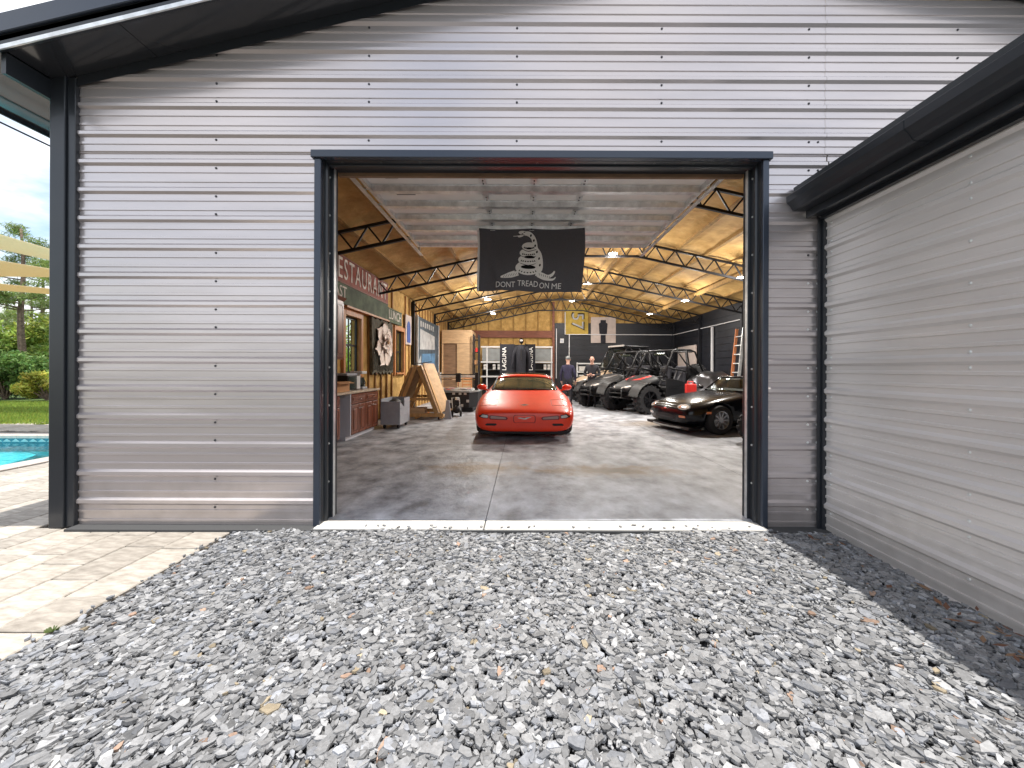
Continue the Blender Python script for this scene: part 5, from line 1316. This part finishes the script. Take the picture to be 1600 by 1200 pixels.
for pts in ([(-.19, .325), (.19, .325), (.205, .37), (.20, .445), (.17, .468), (-.17, .468), (-.20, .445), (-.205, .37)],):
    decal(T, pts, 'plate_recess', 'reddark', rc, .002)
    decal(T, [(x*.94, .397+(z-.397)*.90) for x, z in pts], 'plate_panel', 'red', rc, .006)
decal(T, [(-.13, .415), (-.06, .425), (0, .405), (.05, .43), (.13, .428), (.07, .41), (.02, .385), (-.04, .395)], 'plate_emblem', 'lens', rc, .010)
def top_decal(outline, nm, m, off): return decal(T, outline, nm, m, rc, off, top=True)
top_decal([(-.10, .30), (-.02, .255), (.0, .235), (.02, .255), (.10, .30), (.05, .305), (.03, .33), (0, .345), (-.03, .33), (-.05, .305)], 'hood_emblem', 'lens', .004)
top_decal([(-.06, .298), (0, .262), (.06, .298), (0, .318)], 'hood_emblem_detail', 'reddark', .007)
MB().prism([(-.80, .115), (.80, .115), (.84, .165), (-.84, .165)], lambda u, v, w: (u, w, v), .10, .30).build('chin_spoiler', 'black', rc, world=False)
b = MB()
for y, z, w_ in ((1.60, .845, .60), ): b.tube([(-.58, 1.68, .845), (-.2, 1.63, .86), (.25, 1.66, .865)], .009, 6); b.tube([(-.05, 1.70, .865), (.3, 1.66, .865), (.58, 1.70, .845)], .009, 6)
b.build('wipers', 'black', rc, world=False)
for sx in (-1, 1): MB().box(sx*.36-.2, sx*.36+.2, 2.75, 2.9, .45, 1.0).build('seat', 'tan', rc, world=False, bevel=.04)
MB().box(-.86, .86, .7, 4.2, .14, .17).build('underbody', 'black', rc, world=False)

# ---------------------------------------------------------------- black roadster
ms = thing('roadster', 'glossy black two-seat roadster parked by the right door jamb', 'car', (3.04, 8.26, FL), R(-75))
st_ = [
 (0.00, F((.2, .24), (.42, .24), (.52, .30), (.56, .38), (.53, .47), (.42, .52), (.24, .545), (0, .55))),
 (0.10, F((.25, .18), (.60, .18), (.68, .28), (.71, .40), (.68, .51), (.56, .575), (.30, .605), (0, .61))),
 (0.30, F((.3, .15), (.72, .15), (.79, .29), (.81, .42), (.785, .55), (.66, .63), (.36, .66), (0, .665))),
 (0.70, F((.35, .16), (.78, .16), (.83, .32), (.84, .48), (.82, .63), (.70, .715), (.40, .735), (0, .74))),
 (1.15, F((.35, .16), (.77, .16), (.82, .34), (.83, .54), (.80, .70), (.70, .775), (.42, .80), (0, .805))),
 (1.5, F((.35, .16), (.77, .16), (.815, .36), (.825, .57), (.79, .74), (.70, .81), (.42, .84), (0, .845))),
 (2.6, F((.35, .16), (.77, .16), (.82, .38), (.835, .60), (.80, .77), (.70, .83), (.42, .85), (0, .855))),
 (3.3, F((.35, .2), (.78, .22), (.83, .42), (.835, .62), (.80, .79), (.70, .85), (.4, .87), (0, .875))),
 (3.85, F((.3, .34), (.66, .36), (.72, .5), (.72, .64), (.68, .76), (.58, .80), (.35, .81), (0, .815)))]
body = loft(st_, 'body', 'gloss', ms, 2, [((.84, .72, .31), .335, .2), ((-.84, .72, .31), .335, .2), ((.84, 2.98, .31), .335, .2), ((-.84, 2.98, .31), .335, .2)])
T = bvh_of(body)
for sx in (-1, 1): wheel(ms, sx*.73, .72, .295, .21, 'rimsilver', 10); wheel(ms, sx*.73, 2.98, .295, .21, 'rimsilver', 10)
for sx in (-1, 1):
    decal(T, oval(sx*.50, .545, .145, .062, rot=sx*-.12), 'headlamp_rim', 'black', ms, .003); decal(T, oval(sx*.50, .545, .128, .05, rot=sx*-.12), 'headlamp', 'lens', ms, .008)
    for q in (-.06, .0, .055): decal(T, oval(sx*(.50+q), .545, .020, .026, 10), 'headlamp_bulb', 'amber' if q < 0 else 'rimsilver', ms, .013)
    decal(T, rrect(*sorted((sx*.44, sx*.60)), .33, .375, .015), 'indicator', 'lens' if sx < 0 else 'amber', ms, .005)
    MB().box(*sorted((sx*.83, sx*.842)), .36, .47, .43, .47).build('side_marker', 'amber', ms, world=False, bevel=.004)
decal(T, oval(0, .31, .34, .075), 'grille_mouth', 'black', ms, .004)
decal(T, oval(0, .31, .30, .012), 'grille_bar', 'rim', ms, .008)
decal(T, oval(0, .50, .05, .022), 'nose_badge', 'chrome', ms, .005)
MB().prism([(-.70, .10), (.70, .10), (.74, .155), (-.74, .155)], lambda u, v, w: (u, w, v), .04, .34).build('chin_spoiler', 'black', ms, world=False)
b = MB(); b.tube([(-.70, .40, .115), (-.66, .20, .115), (-.45, .03, .115), (0, -.03, .115), (.45, .03, .115), (.66, .20, .115), (.70, .40, .115)], .018, 8); b.build('lip_edge', 'shelfgrey', ms, world=False)
# windscreen with frame
def wsp(u, t): return Vector((u*(.66-.08*t), 1.40+.16*u*u+.42*t, .80+.34*t+.02*(1-u*u)*(1-t)))
b = MB(); n = 12
for t in np.linspace(0, 1, 6):
    for i in range(n+1): b.v.append(tuple(wsp(-1+2*i/n, t)))
for r_ in range(5):
    for i in range(n): b.f.append((r_*(n+1)+i, r_*(n+1)+i+1, (r_+1)*(n+1)+i+1, (r_+1)*(n+1)+i))
wsg = b.build('windscreen', 'wpane', ms, world=False, smooth=True); sm = wsg.modifiers.new('t', 'SOLIDIFY'); sm.thickness = .006
b = MB(); b.tube([wsp(-1, t) for t in np.linspace(0, 1, 6)]+[wsp(u, 1) for u in np.linspace(-1, 1, 12)]+[wsp(1, t) for t in np.linspace(1, 0, 6)], .022, 8); b.build('windscreen_frame', 'gloss', ms, world=False, smooth=True)
b = MB(); b.add([(-.62, 1.50, .86), (.62, 1.50, .86), (.62, 2.45, .87), (-.62, 2.45, .87)], [(0, 1, 2, 3)]); b.build('cockpit', 'black', ms, world=False)
for sx in (-1, 1):
    MB().box(sx*.33-.2, sx*.33+.2, 2.1, 2.3, .6, 1.12).build('seat', 'black', ms, world=False, bevel=.05, seg=2)
    b = MB(); b.ell((sx*.86, 1.62, .88), .085, .07, .055, 14, 8); b.build('mirror', 'gloss', ms, world=False, smooth=True)
b = MB(); b.prism([(2.35, .84), (2.9, .84), (2.75, 1.06), (2.45, 1.12)], lambda u, v, w: (w, u, v), -.60, .60); b.build('folded_hood', 'cloth', ms, world=False, bevel=.05, seg=2)
MB().box(-.76, .76, .5, 3.5, .13, .16).build('underbody', 'black', ms, world=False)

# ---------------------------------------------------------------- off-road side-by-sides
def buggy(label, x, y, rz, h=1.82, tall=1., accent='redplastic', hoodm='black', roof=False, glass=False, ln=1., sc=1.12):
    t = thing('off_road_buggy', label, 'off-road vehicle', (x, y, FL), rz, 'black off-road vehicles parked in a row'); t.scale = (sc,)*3
    k = tall; A = lambda p: (p[0], p[1]*ln, p[2]*k)
    MB().prism([(.35, .34*k), (.9, .30*k), (2.3, .30*k), (2.75, .42*k), (2.85, .78*k), (2.0, .84*k), (1.9, .52*k), (1.15, .52*k), (1.02, .88*k), (.4, .74*k)], lambda u, v, w: (w, u*ln, v), -.42, .42).build('chassis_tub', 'black', t, world=False, bevel=.02)
    q = lambda y_, w_, z0, z1: (y_*ln, F((w_*.5, z0*k), (w_, z0*k), (w_*1.08, (z0*.6+z1*.4)*k), (w_*1.0, (z0*.25+z1*.75)*k), (w_*.6, z1*k), (0, (z1+.015)*k)))
    hd = loft([q(.02, .26, .58, .68), q(.12, .36, .56, .76), q(.45, .46, .66, .90), q(.85, .52, .74, 1.02), q(1.12, .54, .78, 1.06)], 'hood', hoodm, t, 2); TH = bvh_of(hd)
    for sx in (-1, 1):
        decal(TH, [(sx*a, b_*k) for a, b_ in ((.12, .66), (.30, .69), (.36, .74), (.30, .755), (.14, .70))], 'headlamp', 'lens', t, .008)
        decal(TH, [(sx*a, b_*ln) for a, b_ in ((.10, .40), (.30, .52), (.36, .90), (.28, .88), (.22, .56))], 'hood_graphic', accent, t, .006, top=True)
        decal(TH, [(sx*a, b_*ln) for a, b_ in ((.02, .34), (.10, .36), (.12, .82), (.06, .82))], 'hood_stripe', 'rim', t, .006, top=True)
        # fenders as curved plates over each wheel
        for yw_ in (.48, 2.35):
            b = MB(); R0 = .47*k; n = 8
            for s_ in (0, 1):
                for i in range(n+1):
                    a_ = R(15+150*i/n); b.v += [(sx*.44, yw_*ln+R0*math.cos(a_)*1.05, .36*k+R0*math.sin(a_)+.02*s_), (sx*.78, yw_*ln+R0*math.cos(a_), .34*k+R0*math.sin(a_)+.02*s_)]
            for s_ in (0, 1):
                for i in range(n): a0 = s_*2*(n+1)+2*i; b.f.append((a0, a0+1, a0+3, a0+2))
            b.build('fender', 'black', t, world=False, smooth=True)
            wheel(t, sx*.63, yw_*ln, .385*k, .28, 'rim', 7, True)
            b = MB(); b.tube([(sx*.30, yw_*ln+.05, .80*k), (sx*.50, yw_*ln, .42*k)], .035, 8); b.build('shock_absorber', 'galv', t, world=False)
            b = MB(); b.tube([(sx*.2, yw_*ln-.15, .42*k), (sx*.52, yw_*ln, .34*k)], .018, 6); b.tube([(sx*.2, yw_*ln+.15, .42*k), (sx*.52, yw_*ln, .34*k)], .018, 6); b.build('suspension_arm', 'steel', t, world=False)
        MB().prism([(1.12, .42*k), (1.95, .42*k), (2.0, .80*k), (1.5, .92*k), (1.15, .95*k)], lambda u, v, w: (w, u*ln, v), *sorted((sx*.60, sx*.64))).build('door', 'black', t, world=False, bevel=.01)
        MB().prism([(1.25, .60*k), (1.9, .66*k), (1.9, .74*k), (1.25, .70*k)], lambda u, v, w: (w, u*ln, v), *sorted((sx*.6405, sx*.6435))).build('door_graphic', 'rim', t, world=False)
        sb = MB().box(sx*.30-.22, sx*.30+.22, 1.45*ln, 1.92*ln, .56*k, .70*k).build('seat', 'black', t, world=False, bevel=.03); MB().prism([(1.86, .70*k), (2.0, .70*k), (2.12, 1.28*k), (2.02, 1.30*k)], lambda u, v, w: (w, u*ln, v), sx*.30-.22, sx*.30+.22).build('seat_back', 'cloth', sb, world=False, bevel=.03)
    # roll cage
    HT = h; cg = MB()
    for sx in (-1, 1):
        cg.tube([A((sx*.58, 1.08, .98)), (sx*.53, 1.48*ln, HT-.04), (sx*.52, 1.6*ln, HT), (sx*.52, 2.15*ln, HT), (sx*.53, 2.3*ln, HT-.05), A((sx*.58, 2.72, .86))], .026, 8)
        cg.tube([(sx*.53, 1.95*ln, HT), A((sx*.60, 1.98, .86))], .024, 8); cg.tube([(sx*.54, 1.95*ln, HT-.35*k), A((sx*.56, 2.55, 1.02))], .02, 8)
    for y_, z_ in ((1.55, HT-.01), (1.95, HT), (2.25, HT-.03)): cg.tube([(-.53, y_*ln, z_), (.53, y_*ln, z_)], .024, 8)
    cg.tube([A((-.58, 1.08, .98)), A((.58, 1.08, .98))], .02, 8); cg.tube([(-.53, 1.95*ln, HT-.02), (.53, 2.2*ln, HT-.05)], .018, 8)
    cg.build('roll_cage', 'steel' if not glass else 'rim', t, world=False, smooth=True)
    if roof: MB().box(-.56, .56, 1.45*ln, 2.3*ln, HT+.027, HT+.055).build('roof_panel', 'black', t, world=False, bevel=.012); MB().box(-.45, .45, 1.40*ln, 1.45*ln, HT+.03, HT+.09).build('light_bar', 'lens', t, world=False, bevel=.008)
    if glass:
        b = MB(); b.add([A((-.55, 1.10, .99)), A((.55, 1.10, .99)), (.50, 1.47*ln, HT-.05), (-.50, 1.47*ln, HT-.05)], [(0, 1, 2, 3)]); o = b.build('windscreen', 'wpane', t, world=False); sm = o.modifiers.new('t', 'SOLIDIFY'); sm.thickness = .008
    bb = MB()
    for sx in (-1, 1): bb.tube([A((sx*.22, .30, .40)), A((sx*.26, -.06, .42)), A((sx*.24, -.05, .66)), A((sx*.2, .12, .70))], .02, 8)
    for z_ in (.42, .54, .66): bb.tube([A((-.25, -.06, z_)), A((.25, -.06, z_))], .02, 8)
    bb.build('front_bumper', 'steel', t, world=False, smooth=True)
    MB().box(-.45, .45, 2.15*ln, 2.9*ln, .86*k, .98*k).build('cargo_bed', 'black', t, world=False, bevel=.015)
    b = MB(); b.lathe([(.145, -.012), (.17, -.012), (.17, .012), (.145, .012), (.145, -.012)], 18); b.bar((-.15, 0, 0), (.15, 0, 0), .03, .015)
    o = b.build('steering_wheel', 'black', t, world=False); o.location = (.30, 1.33*ln, 1.0*k); o.rotation_euler = (R(-60), 0, 0)
    for sx in (-1, 1):
        b = MB(); b.tube([(sx*.56, 1.30*ln, 1.25*k), (sx*.58, 1.95*ln, 1.12*k)], .018, 8); b.tube([(sx*.53, 1.6*ln, HT), (sx*.55, 1.95*ln, HT-.4*k)], .018, 8); b.tube([(sx*.52, 2.0*ln, HT), (sx*.1, 2.6*ln, 1.1*k)], .018, 8); b.build('cage_brace', 'steel', t, world=False, smooth=True)
        for q_ in (-.1, .1): MB().bar((sx*.30+q_, 1.99*ln, 1.22*k), (sx*.30+q_*.6, 1.72*ln, .74*k), .045, .006, up=(0, 1, 0)).build('seat_belt', 'rim', t, world=False)
        MB().box(sx*.62-.09, sx*.62+.09, 1.02*ln, 1.06*ln, 1.12*k, 1.24*k).build('side_mirror', 'black', t, world=False, bevel=.015)
    for q_, (a_, b_) in enumerate(((-.28, 2.35), (.05, 2.5), (.3, 2.32))): MB().box(a_-.15, a_+.15, b_*ln-.16, b_*ln+.16, .981*k, (1.16+.06*q_)*k).build('cargo_bag', ('cloth', 'rim', 'black')[q_], t, world=False, bevel=.05, seg=2)
    sw = wheel(t, .0, 2.95*ln, .30*k, .2, 'rim', 7, True); sw.name = 'spare_wheel'; sw.rotation_euler = (0, 0, R(90)); sw.location.z = 1.05*k
    b = MB(); b.ell((.12, .95*ln, 1.10*k), .05, .05, .03, 10, 6); b.ell((-.12, .95*ln, 1.10*k), .05, .05, .03, 10, 6); b.build('dash_pods', 'black', t, world=False, smooth=True)
    MB().tube([(-.2, 1.5*ln, HT-.12), (.2, 1.5*ln, HT-.12)], .03, 8).build('rear_view_mirror', 'glass', t, world=False)
    return t
buggy('nearest black off-road buggy with red hood graphics, behind the roadster', 2.85, 11.7, R(-66), 1.72, .98)
buggy('middle black off-road buggy with pale hood stripes, no roof', 2.12, 12.85, R(-64), 1.72, 1.0, 'rimsilver')
buggy('farthest tallest off-road buggy with windscreen, tan hood and roof panel', 1.98, 14.75, R(-66), 2.02, 1.14, 'rim', 'tan', True, True, 1.25, 1.08)

# grey covered machine and red can beyond the roadster, tyre at the jamb
gc_ = thing('covered_machine', 'dark grey covered machine with a ridged top behind the roadster', 'machine', (6.0, 12.2, FL), R(-50))
b = MB(); n, m_ = 12, 10
for j in range(m_+1):
    for i in range(n+1):
        u, v = -1+2*i/n, j/m_; z = 1.25*(1-.45*abs(u)**2.2)*(1-.35*(2*v-1)**4)+.035*math.sin(i*2.2+j*.7); b.v.append((u*.7, v*2.2-1.1, z if 0 < i < n and 0 < j < m_ else .02))
for j in range(m_):
    for i in range(n): b.f.append((j*(n+1)+i, j*(n+1)+i+1, (j+1)*(n+1)+i+1, (j+1)*(n+1)+i))
b.build('cover', 'rim', gc_, world=False, smooth=True)
MB().box(-.5, .5, -.9, .9, .0, .5).build('chassis', 'black', gc_, world=False)
jc = thing('fuel_can', 'red plastic fuel can standing on a crate behind the roadster', 'fuel can', (4.55, 10.45, FL+.62))
MB().box(-.13, .13, -.09, .09, 0, .30).build('tank', 'redplastic', jc, world=False, bevel=.025, seg=2)
b = MB(); b.tube([(-.08, 0, .29), (-.08, 0, .36), (.06, 0, .36), (.06, 0, .29)], .018, 8); b.build('handle', 'redplastic', jc, world=False); MB().lathe([(0, .29), (.03, .29), (.03, .35), (0, .35)], 10, (.1, 0, 0)).build('cap', 'black', jc, world=False)
cr_ = thing('crate', 'black crate under the red fuel can', 'crate', (4.55, 10.45, FL))
b = MB(); b.box(-.3, .3, -.2, .2, 0, .04); b.box(-.3, .3, -.2, .2, .58, .619)
for sx in (-1, 1):
    for sy in (-1, 1): b.box(*sorted((sx*.3, sx*.25)), *sorted((sy*.2, sy*.15)), .04, .58)
b.build('frame', 'black', cr_, world=False)
for z in (.1, .24, .38): MB().box(-.3, .3, -.215, -.2005, z, z+.1).build('slat', 'black', cr_, world=False)
tw = thing('spare_tyre', 'black off-road tyre standing half hidden behind the right door jamb', 'tyre', (4.12, 6.75, FL), R(58))
wheel(tw, .05, 0, .30, .2, 'rim', 8, True)

# ---------------------------------------------------------------- people
def person(label, loc, rz, shirt, cap=None, arms='down', hair='bald'):
    t = thing('person', label, 'person', loc, rz)
    bones = []; V_ = []; E_ = []; Rr = []; seg = []
    def add(p, r, par=None, kind='shirt'):
        V_.append(p); Rr.append(r); i = len(V_)-1
        if par is not None: E_.append((par, i)); seg.append((par, i, kind))
        return i
    pel = add((0, 0, .94), (.15, .11)); sp_ = add((0, 0, 1.12), (.145, .10), pel); cs_ = add((0, .01, 1.33), (.165, .115), sp_); nk = add((0, .01, 1.48), (.062, .062), cs_)
    n2 = add((0, 0, 1.545), (.058, .062), nk, 'skin'); h1 = add((0, -.02, 1.62), (.074, .09), n2, 'skin'); h2 = add((0, -.01, 1.70), (.076, .095), h1, 'skin'); h3 = add((0, 0, 1.755), (.05, .06), h2, 'skin')
    fin = []
    for sx in (-1, 1):
        hp = add((sx*.095, 0, .88), (.10, .105), pel, 'trouser'); kn = add((sx*.105, -.02, .49), (.062, .066), hp, 'trouser'); an = add((sx*.11, .02, .09), (.042, .046), kn, 'trouser'); add((sx*.12, -.15, .035), (.042, .032), an, 'shoe')
        sh_ = add((sx*.185, .01, 1.40), (.062, .066), cs_)
        if arms == 'down': el, wr, hd_ = (sx*.27, .03, 1.13), (sx*.26, -.07, .88), (sx*.255, -.10, .80)
        else: el, wr, hd_ = (sx*.27, .0, 1.12), (sx*.12, -.24, 1.10), (sx*.05, -.28, 1.12)
        e = add(el, (.05, .052), sh_); w_ = add(wr, (.032, .036), e); hh_ = add(hd_, (.022, .04), w_, 'skin')
        d = (Vector(hd_)-Vector(wr)).normalized(); side = Vector((0, 1, 0)) if arms == 'down' else Vector((0, 0, 1))
        for q in range(4):
            b0 = Vector(hd_)+d*.02+side*(-.03+.02*q); ln_ = (.062, .075, .078, .068)[3-q]
            fin.append([b0, b0+d*ln_*.6, b0+d*ln_+Vector((-sx*.012, -.012, 0))])
        b0 = Vector(hd_)-d*.02+side*-.035; fin.append([b0, b0+side*-.03+d*.025, b0+side*-.035+d*.055])
    me = bpy.data.meshes.new('body'); me.from_pydata(V_, E_, []); o = bpy.data.objects.new('body', me); COL.objects.link(o); o.parent = t
    sk = o.modifiers.new('skin', 'SKIN'); sk.use_smooth_shade = True
    for i, r in enumerate(Rr): me.skin_vertices[0].data[i].radius = r
    me.skin_vertices[0].data[0].use_root = True
    ss = o.modifiers.new('s', 'SUBSURF'); ss.levels = 2; ss.render_levels = 2
    applied(o); me = o.data
    bm = bmesh.new(); bm.from_mesh(me)
    fb = MB()
    for f_ in fin: fb.tube(f_, [.009, .0085, .007], 6)
    fb.ell((0, -.112, 1.635), .014, .022, .022, 8, 6)                       # nose
    for sx in (-1, 1): fb.ell((sx*.078, .0, 1.65), .012, .022, .03, 8, 6)   # ears
    fm = fb.mesh('fingers'); nb = len(bm.faces); bm.from_mesh(fm); bm.to_mesh(me); bm.free()
    me.materials.clear()
    for m_ in (shirt, 'skin', 'denim', 'black'): me.materials.append(M[m_])
    kid = {'shirt': 0, 'skin': 1, 'trouser': 2, 'shoe': 3}
    sgs = [(Vector(V_[a]), Vector(V_[b]), kid[k_]) for a, b, k_ in seg]
    for p in me.polygons:
        if p.index >= nb: p.material_index = 1; continue
        c = p.center; best = (1e9, 0)
        for a, b, k_ in sgs:
            ab = b-a; u = max(0, min(1, (c-a).dot(ab)/ab.length_squared)); dd = (c-a-ab*u).length
            if dd < best[0]: best = (dd, k_)
        p.material_index = best[1]
    me.shade_smooth()
    ey = MB()
    for sx in (-1, 1): ey.ell((sx*.032, -.100, 1.662), .011, .008, .007, 8, 6)
    ey.build('eyes', 'black', t, world=False); MB().ell((0, -.104, 1.592), .026, .008, .006, 8, 6).build('mouth', 'signred', t, world=False)
    if cap:
        b = MB(); b.ell((0, .0, 1.715), .088, .108, .075, 14, 8); b.build('cap', cap, t, world=False, smooth=True); b = MB(); b.prism([(-.07, -.06), (.07, -.06), (.055, -.18), (-.055, -.18)], lambda u, v, w: (u, v, w), 1.70, 1.71); b.build('cap_peak', cap, t, world=False)
    return t
person('person with a shaved head in dark clothes beside the farthest off-road buggy', (2.40, 13.45, FL), R(-20), 'cloth', None, 'front')
person('person in dark navy clothes and cap standing behind the red car', (1.62, 14.0, FL), R(160), 'cloth2', 'shelfgrey', 'down')
